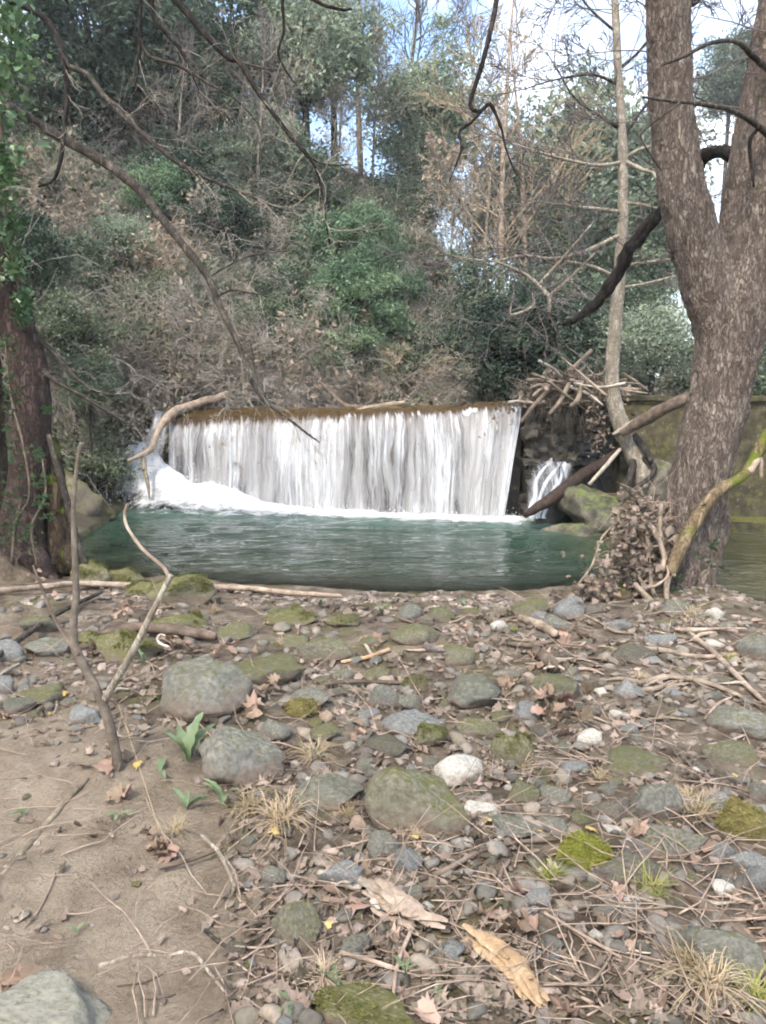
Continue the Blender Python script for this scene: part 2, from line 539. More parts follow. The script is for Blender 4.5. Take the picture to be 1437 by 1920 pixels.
M['evergreen'] = leaf_mat('holm_oak_leaves', ((64, 78, 62), (94, 108, 86), (130, 140, 112)))
M['palegreen'] = leaf_mat('pale_evergreen_leaves', ((108, 124, 104), (144, 156, 132), (174, 182, 156)))  # pale leaf tone, lightened to carry the sky glare right of centre
M['darkgreen'] = leaf_mat('dark_evergreen_leaves', ((44, 58, 48), (68, 84, 68), (98, 112, 88)))
M['laurel'] = leaf_mat('laurel_leaves', ((66, 92, 66), (98, 124, 92), (136, 154, 116)), rough=.4, spec=.5)
M['ivy'] = leaf_mat('ivy_leaves', ((46, 72, 46), (74, 104, 66), (110, 136, 98)), rough=.38, spec=.55)
M['undergrowth'] = leaf_mat('undergrowth_leaves', ((86, 98, 74), (114, 124, 96), (144, 148, 118)))
M['deadleaf'] = leaf_mat('hanging_dead_leaves', ((140, 124, 106), (164, 148, 128), (188, 173, 153)), .3)
M['planeleaf'] = leaf_mat('dry_plane_leaves', ((116, 97, 83), (146, 125, 108), (178, 156, 136)), .0, .32, .15, .8, .15, 6)
M['litterleaf'] = leaf_mat('leaf_litter', ((94, 84, 73), (126, 114, 101), (162, 148, 132)), .42, .0, .15, .8, .15, 3)
M['yellowleaf'] = leaf_mat('yellow_leaves', ((176, 146, 76), (196, 168, 98), (210, 188, 130)), .0, .15, .2, .7, .2, 6)
M['herb'] = leaf_mat('fresh_herb_leaves', ((84, 100, 72), (110, 128, 92), (140, 156, 118)), .2, .12, .3, .5, .4, 6)
M['drygrass'] = leaf_mat('dry_grass', ((148, 132, 104), (180, 163, 132), (204, 188, 158)), .25, .1, .2, .8, .15, 5)
M['greengrass'] = leaf_mat('green_grass', ((96, 112, 44), (140, 148, 70), (178, 172, 104)), .25, .1, .25, .7, .2, 5)

M['moss_green'] = leaf_mat('moss_green', ((90, 94, 38), (122, 124, 54), (150, 150, 74)), .3, 0, .3, .8, .1, 20)
M['moss_yellow'] = leaf_mat('moss_yellow', ((108, 102, 60), (132, 124, 76), (156, 147, 98)), .3, 0, .3, .8, .1, 20)
M['moss_olive'] = leaf_mat('moss_olive', ((78, 80, 46), (102, 102, 58), (124, 122, 72)), .3, 0, .3, .8, .1, 20)

# soil: sand at the lower left, dark humus elsewhere
m = Mt('bank_soil')
v = m.coord('Position', jitter=False)
sx = m.n('ShaderNodeSeparateXYZ')
m.l(v, sx.inputs[0])
big = m.noise(v, 1.1, 5, .6)
sand_f = m.math('SUBTRACT', m.math('MULTIPLY', sx.outputs[0], -1.0), m.math('MULTIPLY', m.math('MAXIMUM', m.math('SUBTRACT', sx.outputs[1], 2.1), 0.0), .85))
sand_f = m.math('ADD', sand_f, m.math('MULTIPLY', m.math('SUBTRACT', big, .5), .9))
sand_f = m.ramp(sand_f, [(.05, 0.0), (.5, 1.0)])
soil = m.ramp(m.noise(v, 6, 9, .68), [(.3, lin(68, 58, 49)), (.48, lin(110, 98, 84)), (.7, lin(154, 142, 125))])
sand = m.ramp(m.noise(v, 5, 9, .62), [(.28, lin(124, 110, 94)), (.5, lin(152, 138, 119)), (.72, lin(172, 158, 138))])
far = m.ramp(m.noise(v, 2.2, 8, .66), [(.3, lin(56, 54, 44)), (.5, lin(80, 76, 62)), (.7, lin(106, 98, 82))])
c = m.mix(sand_f, soil, sand)
c = m.mix(m.ramp(m.math('MULTIPLY', sx.outputs[1], .05), [(.36, 0.0), (.42, 1.0)]), c, far)
grit = m.ramp(m.noise(v, 60, 5, .75), [(.3, .55), (.5, 1.0), (.7, 1.35)])
c = m.mix(.5, c, grit, 'MULTIPLY')
mossf = m.ramp(m.noise(v, 2.6, 6, .7), [(.53, 0.0), (.66, .6)])
c = m.mix(m.math('MULTIPLY', mossf, m.math('SUBTRACT', 1.0, sand_f, True)), c, lin(104, 104, 58))
h = m.math('ADD', m.math('MULTIPLY', m.noise(v, 14, 8, .7), 1.0), m.math('MULTIPLY', m.noise(v, 90, 5, .75), .35))
M['soil'] = m.done(m.bsdf(c, .95, m.bump(h, 1.0, .045), .15))

# pool: deep green water, greener and milkier with air near the fall
m = Mt('pool_water')
v = m.coord('Position', jitter=False)
sx = m.n('ShaderNodeSeparateXYZ')
m.l(v, sx.inputs[0])
d = m.math('ADD', sx.outputs[1], m.math('MULTIPLY', sx.outputs[0], .25))       # distance towards the weir line
d = m.math('ADD', d, m.math('MULTIPLY', m.math('SUBTRACT', m.noise(v, 1.2, 5), .5), 1.6))
c = m.ramp(m.math('MULTIPLY', m.math('SUBTRACT', d, 6.4), .2), [(0.0, lin(56, 57, 40)), (.3, lin(38, 52, 38)), (.75, lin(44, 66, 54)), (1.0, lin(92, 114, 106))])
c = m.mix(m.ramp(m.math('ADD', m.math('MULTIPLY', m.math('SUBTRACT', sx.outputs[0], 2.0), .7), m.math('MULTIPLY', m.math('SUBTRACT', m.noise(v, 1.5, 4), .5), .4)), [(.1, 0.0), (.8, .85)]), c, lin(78, 74, 46))
st = m.coord('Position', (1.0, 2.6, 1), False)
hh = m.math('ADD', m.noise(st, 3.2, 3, .5, .4), m.math('MULTIPLY', m.noise(st, 11, 3, .5), .3))
wb = m.bsdf(c, .05, m.bump(hh, .6, .06), .6, IOR=1.33)
tp = m.n('ShaderNodeBsdfTransparent', Color=(.72, .78, .62, 1))
sd_ = m.n('ShaderNodeSeparateXYZ')
m.l(m.n('ShaderNodeTexCoord').outputs['UV'], sd_.inputs[0])
wx = m.n('ShaderNodeMixShader')
m.l(m.ramp(sd_.outputs[0], [(.0, .25), (.12, .6), (.4, 1.0)]), wx.inputs[0])
m.l(tp.outputs[0], wx.inputs[1]); m.l(wb, wx.inputs[2])
M['water'] = m.done(wx.outputs[0])

m = Mt('river_water')
v = m.coord('Position', (1, 2, 1), False)
M['river'] = m.done(m.bsdf(lin(84, 74, 50), .08, m.bump(m.noise(v, 5, 4), .15, .03), .5, IOR=1.33))

# falling water: brown glassy crest, white threads below the lip (uv: u metres along the weir, v metres down the sheet)
def fall_mat(name, crest_v, dens, seed, crest=True):
    m = Mt(name)
    uv = m.n('ShaderNodeTexCoord').outputs['UV']
    wm_ = m.n('ShaderNodeMapping', Scale=(2.2, 1.3, 1), Location=(seed, 0, 0))
    m.l(uv, wm_.inputs['Vector'])
    wn = m.n('ShaderNodeTexNoise', Scale=1.0, Detail=3)
    m.l(wm_.outputs[0], wn.inputs['Vector'])
    wa = m.n('ShaderNodeVectorMath', operation='MULTIPLY_ADD')
    wa.inputs[1].default_value = (.22, .5, 0)
    m.l(wn.outputs['Color'], wa.inputs[0])
    m.l(uv, wa.inputs[2])
    wuv = wa.outputs[0]
    def streak(su, sv, sc, det, off):
        mpn = m.n('ShaderNodeMapping', Scale=(su, sv, 1), Location=(off, seed, seed))
        m.l(wuv, mpn.inputs['Vector'])
        return m.noise(mpn.outputs[0], sc, det, .6)
    fine = streak(19, .8, 1.0, 5, 3.1)
    mid = streak(5.5, .5, 1.0, 5, 7.7)
    wide = streak(1.5, .25, 1.0, 3, 1.3)
    s = m.math('ADD', m.math('MULTIPLY', fine, .34), m.math('ADD', m.math('MULTIPLY', mid, .38), m.math('MULTIPLY', wide, .36)))
    sep = m.n('ShaderNodeSeparateXYZ')
    m.l(uv, sep.inputs[0])
    teeth = streak(16, .2, 1.0, 4, 11.0)
    lip = m.math('SUBTRACT', crest_v, m.math('MULTIPLY', m.math('ADD', sep.outputs[0], 4.0), .05))
    start = m.math('ADD', m.math('SUBTRACT', sep.outputs[1], lip), m.math('MULTIPLY', m.math('SUBTRACT', teeth, .5), .6))
    white_on = m.ramp(m.math('MULTIPLY', start, 6.0), [(.15, 0.0), (.75, 1.0)])
    a = m.ramp(s, [(.47 - dens, .1), (.55 - dens, .6), (.66 - dens, 1.0)])
    a = m.math('MULTIPLY', a, white_on)
    at = m.n('ShaderNodeAttribute', attribute_name='edge')          # ragged sides of narrow spills
    a = m.math('MULTIPLY', a, m.ramp(m.math('ADD', at.outputs['Fac'], m.math('MULTIPLY', m.math('SUBTRACT', mid, .5), 1.1)), [(.4, 1.0), (.85, 0.0)]))
    wcol = m.ramp(s, [(.42, lin(214, 220, 230)), (.6, lin(250, 252, 254))])
    wsh = m.bsdf(wcol, .5, m.bump(m.math('ADD', fine, mid), .5, .05), .3)
    tl = m.n('ShaderNodeBsdfTranslucent', Color=(.9, .92, .95, 1))
    wm = m.n('ShaderNodeMixShader', Fac=.3)
    m.l(wsh, wm.inputs[1]); m.l(tl.outputs[0], wm.inputs[2])
    tp = m.n('ShaderNodeBsdfTransparent', Color=(.9, .88, .86, 1))
    gl = m.n('ShaderNodeBsdfPrincipled', Roughness=.22)
    gl.inputs['Base Color'].default_value = lin(92, 74, 46)
    gl.inputs['Specular IOR Level'].default_value = .25
    clear = m.n('ShaderNodeMixShader')
    m.l(m.ramp(sep.outputs[1], [(.25, .85), (1.0, .12)]), clear.inputs[0]); m.l(tp.outputs[0], clear.inputs[1]); m.l(gl.outputs[0], clear.inputs[2])
    if not crest: tp.inputs['Color'].default_value = (1, 1, 1, 1)
    mx = m.n('ShaderNodeMixShader')
    m.l(a, mx.inputs[0]); m.l(clear.outputs[0] if crest else tp.outputs[0], mx.inputs[1]); m.l(wm.outputs[0], mx.inputs[2])
    return m.done(mx.outputs[0])
M['fall'] = fall_mat('falling_water', .82, .04, 4.0)
M['fall2'] = fall_mat('falling_water_front', .86, -.065, 19.0)
M['spill'] = fall_mat('spilling_water', -.3, .05, 47.0, False)
M['trickle'] = fall_mat('trickling_water', -.2, .0, 31.0, False)

m = Mt('white_foam')
v = m.coord('Position', jitter=False)
uvn = m.n('ShaderNodeTexCoord').outputs['UV']
sx = m.n('ShaderNodeSeparateXYZ')
m.l(uvn, sx.inputs[0])
edge = m.math('ADD', sx.outputs[0], m.math('MULTIPLY', m.math('SUBTRACT', m.noise(m.coord('Position', (1, 2.2, 1.4), False), 4.5, 7, .7), .5), 1.5))
al = m.ramp(edge, [(.22, 0.0), (.7, 1.0)])
fs = m.bsdf(m.ramp(m.noise(v, 9, 6, .65), [(.3, lin(222, 228, 234)), (.55, lin(250, 251, 252))]), .6, m.bump(m.noise(v, 16, 7, .7), .6, .05), .3)
tl = m.n('ShaderNodeBsdfTranslucent', Color=(.95, .97, 1, 1))
w1 = m.n('ShaderNodeMixShader', Fac=.35)
m.l(fs, w1.inputs[1]); m.l(tl.outputs[0], w1.inputs[2])
tp = m.n('ShaderNodeBsdfTransparent')
w2 = m.n('ShaderNodeMixShader')
m.l(al, w2.inputs[0]); m.l(tp.outputs[0], w2.inputs[1]); m.l(w1.outputs[0], w2.inputs[2])
M['foam'] = m.done(w2.outputs[0])
m = Mt('spray')
M['spray'] = m.done(m.bsdf(lin(246, 248, 250), .3, None, .5))

# ------------------------------------------------------------------ terrain
EX = [-9, -3.6, -2.9, -2.3, -1.5, 0, 1.0, 1.7, 2.1, 2.75, 3.15, 4, 9]
EYS = [7.7, 7.55, 7.4, 7.15, 6.95, 6.7, 6.65, 6.75, 6.95, 6.75, 6.0, 5.85, 5.6]
def edge_y(x): return np.interp(x, EX, EYS)
def weir_y(x): return 12.6 - .25 * (np.asarray(x) + 3.66)
def left_x(y): return np.interp(y, [5, 7.3, 8.2, 9.4, 12.6, 14], [-2.7, -2.9, -3.35, -3.75, -4.1, -4.2])
def toe_y(x): return np.interp(x, [-12, -4.2, -1, .8, 3, 6, 14], [8, 13.3, 14.4, 15.5, 19, 26, 34])

BUMPS = []                                                # soil banked against half-buried stones: (x, y, radius, height)
def H(x, y, detail=True):
    x, y = np.broadcast_arrays(np.asarray(x, float), np.asarray(y, float))
    s = edge_y(x) - y
    bank = .03 + .24 * sm(s / 2.0) + .03 * sm((s - 2) / 3)
    # worn sandy hollow at the lower left, heaps of roots on the right
    bank = bank - .07 * sm((-x - .15) / .5) * sm((3.1 - y) / .8) + .07 * np.exp(-((x - 1.7) / .9) ** 2 - ((y - 4.7) / .9) ** 2)
    bank = bank + .16 * np.exp(-((x - 2.45) / .55) ** 2 - ((y - 6.25) / .45) ** 2)
    bed = -.75 * sm(-s / 1.6) + .03
    z = np.where(s > 0, bank, bed)
    ls = left_x(y) - x
    lb = np.where(ls > 0, .06 + .4 * sm(ls / .9) + .25 * sm((ls - .6) / 1.0), -9)
    z = np.where((y > 6.6) & (ls > 0), np.maximum(z, lb), z)
    wy = weir_y(x)
    up = sm((y - wy - .35) / .25)
    z = z * (1 - up) + np.maximum(z, np.where(x > 3.0, 1.45, 1.0)) * up
    d1 = (y - toe_y(x)) * .8
    d2 = np.where(x < -4.2, (-4.6 - x) * 1.0, -9) + np.where(y < 6, (y - 6) * .6, 0)
    d = np.maximum(d1, d2)
    amp = np.interp(x, [-3, 1, 4, 8, 40], [1.0, .85, .32, .1, .05])
    hill = np.where(d > 0, 1.15 * np.minimum(d, 6) + .35 * np.clip(d - 6, 0, 25), 0) * amp
    z = np.where(d > 0, np.maximum(z, np.where(y > wy, 1.2, z) + hill), z)
    if detail:
        near = (y < 8)
        z = z + np.where(near, .028 * fbm(x * 1.7, y * 1.7, 0, 4, 3) + .012 * fbm(x * 8, y * 8, 0, 3, 9), .18 * fbm(x * .8, y * .8, 0, 4, 5) * sm(d / .6 + .3))
    for bx, by, br, bh in BUMPS:
        q = (np.sqrt((x - bx) ** 2 + ((y - by) * 1.15) ** 2) / br) ** 2
        z = z + bh * np.exp(-q * 1.1) * (q < 6)
    return z

gx, gy = np.arange(-5.2, 5.6, .04), np.arange(.6, 8.2, .04)
HT = H(gx[None, :], gy[:, None])
def ground(x, y):
    i = min(max((x - gx[0]) / .04, 0), len(gx) - 1.001)
    j = min(max((y - gy[0]) / .04, 0), len(gy) - 1.001)
    a, b = int(i), int(j)
    u, w = i - a, j - b
    return (HT[b, a] * (1 - u) + HT[b, a + 1] * u) * (1 - w) + (HT[b + 1, a] * (1 - u) + HT[b + 1, a + 1] * u) * w

def G(px, py):
    """point of the near bank seen at a photo pixel"""
    z = .2
    for _ in range(8):
        p = Gz(px, py, z)
        z = .5 * z + .5 * ground(p[0], p[1])
    p = Gz(px, py, z)
    p[2] = ground(p[0], p[1])
    return p

xs = np.concatenate([-np.geomspace(400, 5, 45), np.arange(-4.8, 4.85, .055), np.geomspace(5, 400, 45)])
ys = np.concatenate([-np.geomspace(300, 3, 16), np.arange(-2, 1.2, .4), np.arange(1.3, 7.8, .05), np.arange(7.9, 30, .17), np.geomspace(31, 500, 40)])
XX, YY = np.meshgrid(xs, ys)
ZZ = H(XX, YY)
GROUND_SHAPE = XX.shape
nx, ny = len(xs), len(ys)
idx = np.arange(nx * ny).reshape(ny, nx)
F = np.stack([idx[:-1, :-1], idx[:-1, 1:], idx[1:, 1:], idx[1:, :-1]], -1).reshape(-1, 4)
tag(ob('ground', mesh_np('ground', np.stack([XX, YY, ZZ], -1), [F], M['soil'])), 'brown sandy river bank rising into the wooded slope', None, kind='structure')

# pool
px_ = np.concatenate([np.arange(-6, 6, .045), np.arange(6, 14, .2)])
py_ = np.arange(4.6, 13.6, .045)
X2, Y2 = np.meshgrid(px_, py_)
wd = np.clip((weir_y(X2) - Y2) / 4, 0, 1)
Z2 = (.012 + .014 * (1 - wd)) * fbm(X2 * 1.6, Y2 * 4.2, 0, 3, 21) + .005 * fbm(X2 * 5, Y2 * 11, 0, 2, 22)
keep = Y2 < weir_y(X2) + .3
idx = np.arange(X2.size).reshape(X2.shape)
F = np.stack([idx[:-1, :-1], idx[:-1, 1:], idx[1:, 1:], idx[1:, :-1]], -1)[keep[1:, 1:]].reshape(-1, 4)
dep = np.clip(-H(X2, Y2), 0, 2)
tag(ob('pool_water', mesh_np('pool_water', np.stack([X2, Y2, Z2], -1), [F], M['water'], uv=np.stack([dep, dep], -1).reshape(-1, 2))), 'green rippled pool below the weir', None, kind='structure')
# river above the weir
xr = np.linspace(-5, 3.4, 60)
yr = np.linspace(0, 1, 40)
X3 = np.repeat(xr[None], 40, 0)
Y3 = weir_y(X3) + .5 + yr[:, None] * 12
Z3 = 1.56 + .006 * fbm(X3 * 3, Y3 * 3, 0, 2, 31)
idx = np.arange(X3.size).reshape(X3.shape)
F = np.stack([idx[:-1, :-1], idx[:-1, 1:], idx[1:, 1:], idx[1:, :-1]], -1).reshape(-1, 4)
tag(ob('river_water', mesh_np('river_water', np.stack([X3, Y3, Z3], -1), [F], M['river'])), 'brown river surface above the weir', None, kind='structure')

# ------------------------------------------------------------------ weir
def block(x0, x1, d0, d1, z0, z1, seed, rough=.05, res=.09, follow=weir_y):
    """rough masonry body between weir-line offsets d0..d1; x along, sheared with the weir line"""
    V, Fs, n0 = [], [], 0
    nxx, nd, nz = [max(2, int(abs(a) / res) + 1) for a in (x1 - x0, d1 - d0, z1 - z0)]
    xs_, ds_, zs_ = np.linspace(x0, x1, nxx), np.linspace(d0, d1, nd), np.linspace(z0, z1, nz)
    def face(A, B, fn, flip):
        nonlocal n0
        a, b = np.meshgrid(A, B)
        x, dd, z = fn(a, b)
        V.append(np.stack([x, follow(x) + dd, z], -1).reshape(-1, 3))
        i = np.arange(a.size).reshape(a.shape) + n0
        f = np.stack([i[:-1, :-1], i[:-1, 1:], i[1:, 1:], i[1:, :-1]], -1).reshape(-1, 4)
        Fs.append(f[:, ::-1] if flip else f)
        n0 += a.size
    face(xs_, zs_, lambda a, b: (a, a * 0 + d0, b), False)
    face(xs_, zs_, lambda a, b: (a, a * 0 + d1, b), True)
    face(xs_, ds_, lambda a, b: (a, b, a * 0 + z1), False)
    face(ds_, zs_, lambda a, b: (a * 0 + x0, a, b), True)
    face(ds_, zs_, lambda a, b: (a * 0 + x1, a, b), False)
    V = np.concatenate(V)
    for k in range(3):
        V[:, k] += rough * fbm(V[:, 0] * 3, V[:, 1] * 3, V[:, 2] * 3 + k * 9.7, 4, seed + k)
    return V, np.concatenate(Fs)

weir = empty('weir', (0, 0, 0))
tag(weir, 'low masonry weir with a brown crest under the falling water', 'weir')
V, F = block(-4.3, 2.05, .12, .75, -.8, 1.36, 41, .05, .06)
ob('body', mesh_np('weir_body', V, [F], M['weirstone']), weir)
V, F = block(-4.2, 2.0, .04, .62, 1.365, 1.43, 42, .02)
crest = ob('crest', mesh_np('weir_crest', V, [F], M['weirstone']), weir)
V, F = block(2.06, 2.6, -.3, .75, -.8, 1.6, 43, .03, .05)
ob('abutment', mesh_np('weir_abutment', V, [F], M['weirstone']), weir)
z = -.1
row = 0
while z < 1.55:                                                     # uneven courses of rough stone
    hgt = rng.uniform(.09, .17)
    x = 2.0 + rng.uniform(-.03, .03)
    while x < 2.58:
        w = rng.uniform(.1, .26)
        pro = rng.uniform(-.05, .04)
        V, F = block(x, min(x + w, 2.64) - .012, -.36 - pro, -.26, z + .004, z + hgt - .004, 300 + row, .075, .02)
        ob('stone', mesh_np('abutment_stone', V, [F], M['weirstone']), weir)
        x += w
        row += 1
    z += hgt
V, F = block(2.6, 3.35, .25, .8, -.8, 1.72, 44, .02)
ob('recess_wall', mesh_np('recess_wall', V, [F], M['wetshaderock']), weir)  # dark rock colour stands in for the shade of the opening
for k in range(7):                                                    # stepped courses, dark material deepening the recess shade
    V, F = block(2.63, 3.2, .1 + .02 * k, .27, .78 + .12 * k, .78 + .12 * k + .075, 50 + k, .03, .035)
    ob('step', mesh_np('recess_step', V, [F], M['wetshaderock']), weir)
# rough stones set in the edge of the abutment

wall = empty('retaining_wall', (0, 0, 0))
tag(wall, 'mossy concrete wall running right from the weir behind the double-stemmed tree', 'wall')
V, F = block(3.32, 9.5, -.1, .45, -.8, 1.70, 46, .02, .11)
ob('body', mesh_np('wall_body', V, [F], M['wall']), wall)
V, F = block(3.3, 9.6, -.16, .5, 1.70, 1.765, 47, .012, .11)
ob('coping', mesh_np('wall_coping', V, [F], M['wall']), wall)
V, F = block(4.1, 9.5, -.5, -.08, -.8, .12, 48, .03, .11)
ob('footing', mesh_np('wall_footing', V, [F], M['wall']), wall)

# falling water
def sheet(name, x0, x1, mat, off, seed, amp, parent):
    prof = np.array([[.62, 1.575], [.35, 1.555], [.12, 1.525], [-.02, 1.475], [-.10, 1.40], [-.17, 1.26], [-.24, 1.0], [-.30, .7], [-.345, .35], [-.375, -.06]])
    q = spline(prof, 64)
    arc = np.concatenate([[0], np.cumsum(np.linalg.norm(np.diff(q, axis=0), axis=1))])
    xs_ = np.linspace(x0, x1, int((x1 - x0) / .016))
    A, T = np.meshgrid(xs_, np.arange(64))
    dd, zz = q[T, 0], q[T, 1]
    fall = sm((arc[T] - .55) / .5)
    w = amp * fall * (fbm(A * 9, arc[T] * .35, 0, 3, seed) + .7 * fbm(A * 30, arc[T] * .3, 0, 2, seed + 5))
    sag = (.04 * fbm(A * .9, 0, 0, 3, 9) + .012 * fbm(A * 6, 0, 0, 2, seed + 9) + .018 * (A + 3)) * (1 - fall)
    xw = A + .02 * fall * fbm(A * 5, arc[T] * .8, 0, 2, seed + 7) - .17 * np.clip(arc[T] - .6, 0, 2) * sm((A - .9) / 1.1)
    V = np.stack([xw, weir_y(A) + dd + off * fall + w, zz + sag + .004 * fbm(A * 8, arc[T] * 6, 0, 2, seed + 3)], -1)
    idx = np.arange(A.size).reshape(A.shape)
    F = np.stack([idx[:-1, :-1], idx[1:, :-1], idx[1:, 1:], idx[:-1, 1:]], -1).reshape(-1, 4)
    return ob(name, mesh_np(name, V, [F], mat, uv=np.stack([A, arc[T]], -1).reshape(-1, 2)), parent)
wf = empty('waterfall', (0, 0, 0))
tag(wf, 'wide white curtain of water falling over the weir into the pool', 'waterfall')
sheet('water_curtain', -3.44, 2.0, M['fall'], 0, 101, .035, wf)
sheet('water_curtain', -3.4, 1.97, M['fall2'], -.07, 141, .05, wf)

# foam along the foot, heaped where the left end hits the rock
fx = np.array([150, 215, 262, 285, 310, 340, 380, 420, 445, 470, 520, 580, 680, 800, 960, 990])
ftop = np.array([938, 930, 860, 826, 828, 858, 876, 876, 874, 890, 908, 924, 934, 940, 948, 960])
fX = np.array([P(a, 900, weir_y(0) + .9 - .25 * (a - 718) / 117.)[0] for a in fx])
fH = np.array([max(P(a, t, weir_y(x) - .5)[2], .03) for a, t, x in zip(fx, ftop, fX)])
fH = np.where(fX < -2.2, fH * np.interp(fX, [-3.5, -3.0], [.95, .55]), np.interp(fX, [-2.2, -1.0], [.16, .05]))
xa = np.arange(-5.2, 2.15, .03)
ya = np.arange(-1.75, .15, .03)
A, D = np.meshgrid(xa, ya)
hx = np.interp(A, fX, fH)
cent = np.interp(A, [-4.6, -3.9, -3.2, -2, 2], [-.28, -.35, -.45, -.45, -.42])
wid = np.interp(A, [-4.9, -4.2, -3.4, -2.4, -1.2, 2.1], [.14, .3, .62, .55, .38, .3])
wid = wid * (1 + .25 * fbm(A * 1.6, 3, 0, 2, 61))
rr = (D - cent) / wid
body = np.exp(-(rr * 1.25) ** 2)
spl = 1 + .22 * fbm(A * 3, D * 3, 0, 3, 62) * sm(hx / .3)
hx = np.stack([np.interp(A + k * .06, fX, fH) for k in range(-4, 5)]).mean(0)
Z = hx * np.exp(-((D - cent) / (wid * .62)) ** 2) * spl * .95 - .004 + .03 * body + .02 * fbm(A * 7, D * 7, 0, 3, 63) * body
al = body * np.interp(A, [-5.2, -4.6, -4.2, 1.8, 2.1], [.0, .35, 1, 1, .3]) * 1.05
V = np.stack([A, weir_y(A) + D, Z], -1)
idx = np.arange(A.size).reshape(A.shape)
F = np.stack([idx[:-1, :-1], idx[:-1, 1:], idx[1:, 1:], idx[1:, :-1]], -1).reshape(-1, 4)
ob('foam', mesh_np('foam', V, [F], M['foam'], uv=np.stack([al, al * 0], -1).reshape(-1, 2)), wf)
# thrown drops
n = 3000
ax_ = np.concatenate([rng.normal(-3.55, .5, int(n * .6)), rng.uniform(-3.5, 1.9, n - int(n * .6))])
hh_ = np.interp(ax_, fX, fH)
dz = np.abs(rng.normal(0, .5, n)) * (.06 + hh_ * .8) + hh_ * .45 * rng.uniform(0, 1, n)
C = np.stack([ax_, weir_y(ax_) - .45 + rng.normal(0, .16, n) - .25 * rng.uniform(0, 1, n) * (ax_ < -2.6), dz + .02], -1)
s = rng.uniform(.003, .009, n)[:, None, None]
octa = np.array([[1, 0, 0], [-1, 0, 0], [0, 1, 0], [0, -1, 0], [0, 0, 1.5], [0, 0, -1.5]])
of = np.array([[0, 2, 4], [2, 1, 4], [1, 3, 4], [3, 0, 4], [2, 0, 5], [1, 2, 5], [3, 1, 5], [0, 3, 5]])
tag(ob('spray', mesh_np('spray', (C[:, None] + octa[None] * s), [(np.arange(n)[:, None, None] * 6 + of[None]).reshape(-1, 3)], M['spray']), wf), kind='stuff')
# extra spill left of the crest
q = np.array([P(300, 770, 12.75), P(296, 800, 12.4), P(285, 830, 12.3), P(275, 870, 12.2), P(268, 930, 12.05)])
def with_edge(me, n, k):
    at = me.attributes.new('edge', 'FLOAT', 'POINT')
    at.data.foreach_set('value', np.tile(np.abs(np.linspace(-1, 1, k)) ** 1.5, n).astype(np.float32))
    return me
def ribbon(pts, widths, n=40, k=14, bulge=.05, seed=0):
    c = spline(np.c_[np.asarray(pts), np.asarray(widths)], n)
    u = np.linspace(-1, 1, k)
    arc = np.concatenate([[0], np.cumsum(np.linalg.norm(np.diff(c[:, :3], axis=0), axis=1))])
    X = c[:, None, 0] + u[None] * c[:, None, 3]
    Y = c[:, None, 1] + bulge * (u[None] ** 2) + .03 * fbm(X * 12, arc[:, None] * 2, 0, 2, seed) - .25 * u[None] * c[:, None, 3]
    Zr = c[:, None, 2] + 0 * u[None] + .02 * fbm(X * 9, arc[:, None] * 5, 1, 2, seed + 1)
    i = np.arange(n * k).reshape(n, k)
    F = np.stack([i[:-1, :-1], i[1:, :-1], i[1:, 1:], i[:-1, 1:]], -1).reshape(-1, 4)
    return np.stack([X, Y, Zr], -1), F, np.stack([X, arc[:, None] + 0 * X], -1).reshape(-1, 2)
V, F, uv = ribbon(q, [.14, .18, .24, .26, .28], seed=3)
ob('side_spill', with_edge(mesh_np('side_spill', V, [F], M['spill'], uv=uv), 40, 14), wf)

tr = empty('side_cascade', (0, 0, 0))
tag(tr, 'thin white trickle falling beside the abutment onto a wet rock', 'waterfall')
q = [P(1046, 762, 10.98), P(1043, 800, 10.88), P(1041, 835, 10.82), P(1040, 866, 10.75)]
V, F, uv = ribbon(q, [.035, .03, .045, .08], 30, 6, .01, 5)
ob('trickle', mesh_np('trickle', V, [F], M['trickle'], uv=uv), tr)
q = [P(1050, 864, 10.78), P(1042, 874, 10.55), P(1030, 900, 10.44), P(1018, 930, 10.36), P(1008, 962, 10.25), P(1006, 972, 10.2)]
V, F, uv = ribbon(q, [.16, .27, .27, .22, .17, .16], 50, 18, .06, 8)
ob('cascade', with_edge(mesh_np('cascade', V, [F], M['trickle'], uv=uv), 50, 18), tr)
for k, (dx, wd_, dy) in enumerate([(rng.uniform(-.2, .18), rng.uniform(.008, .026), rng.uniform(-.06, .03)) for _ in range(5)]):
    qq = np.array(q) + np.array([[dx * f + rng.normal(0, .018), dy + rng.normal(0, .02), .0] for i, f in enumerate([.5, .9, 1.2, 1.0, .75, .7])])
    V, F, uv = ribbon(qq, [wd_ * .8, wd_, wd_ * 1.1, wd_ * .8, wd_ * .9, wd_], 40, 8, .03, 8 + k)
    ob('cascade', mesh_np('cascade', V, [F], M['spill'], uv=uv), tr)

# ------------------------------------------------------------------ rocks
import bmesh
_ico = {}
def ico(s):
    if s not in _ico:
        bm = bmesh.new()
        bmesh.ops.create_icosphere(bm, subdivisions=s, radius=1)
        bm.verts.ensure_lookup_table()
        _ico[s] = (np.array([v.co[:] for v in bm.verts]), np.array([[v.index for v in f.verts] for f in bm.faces]))
        bm.free()
    return _ico[s]

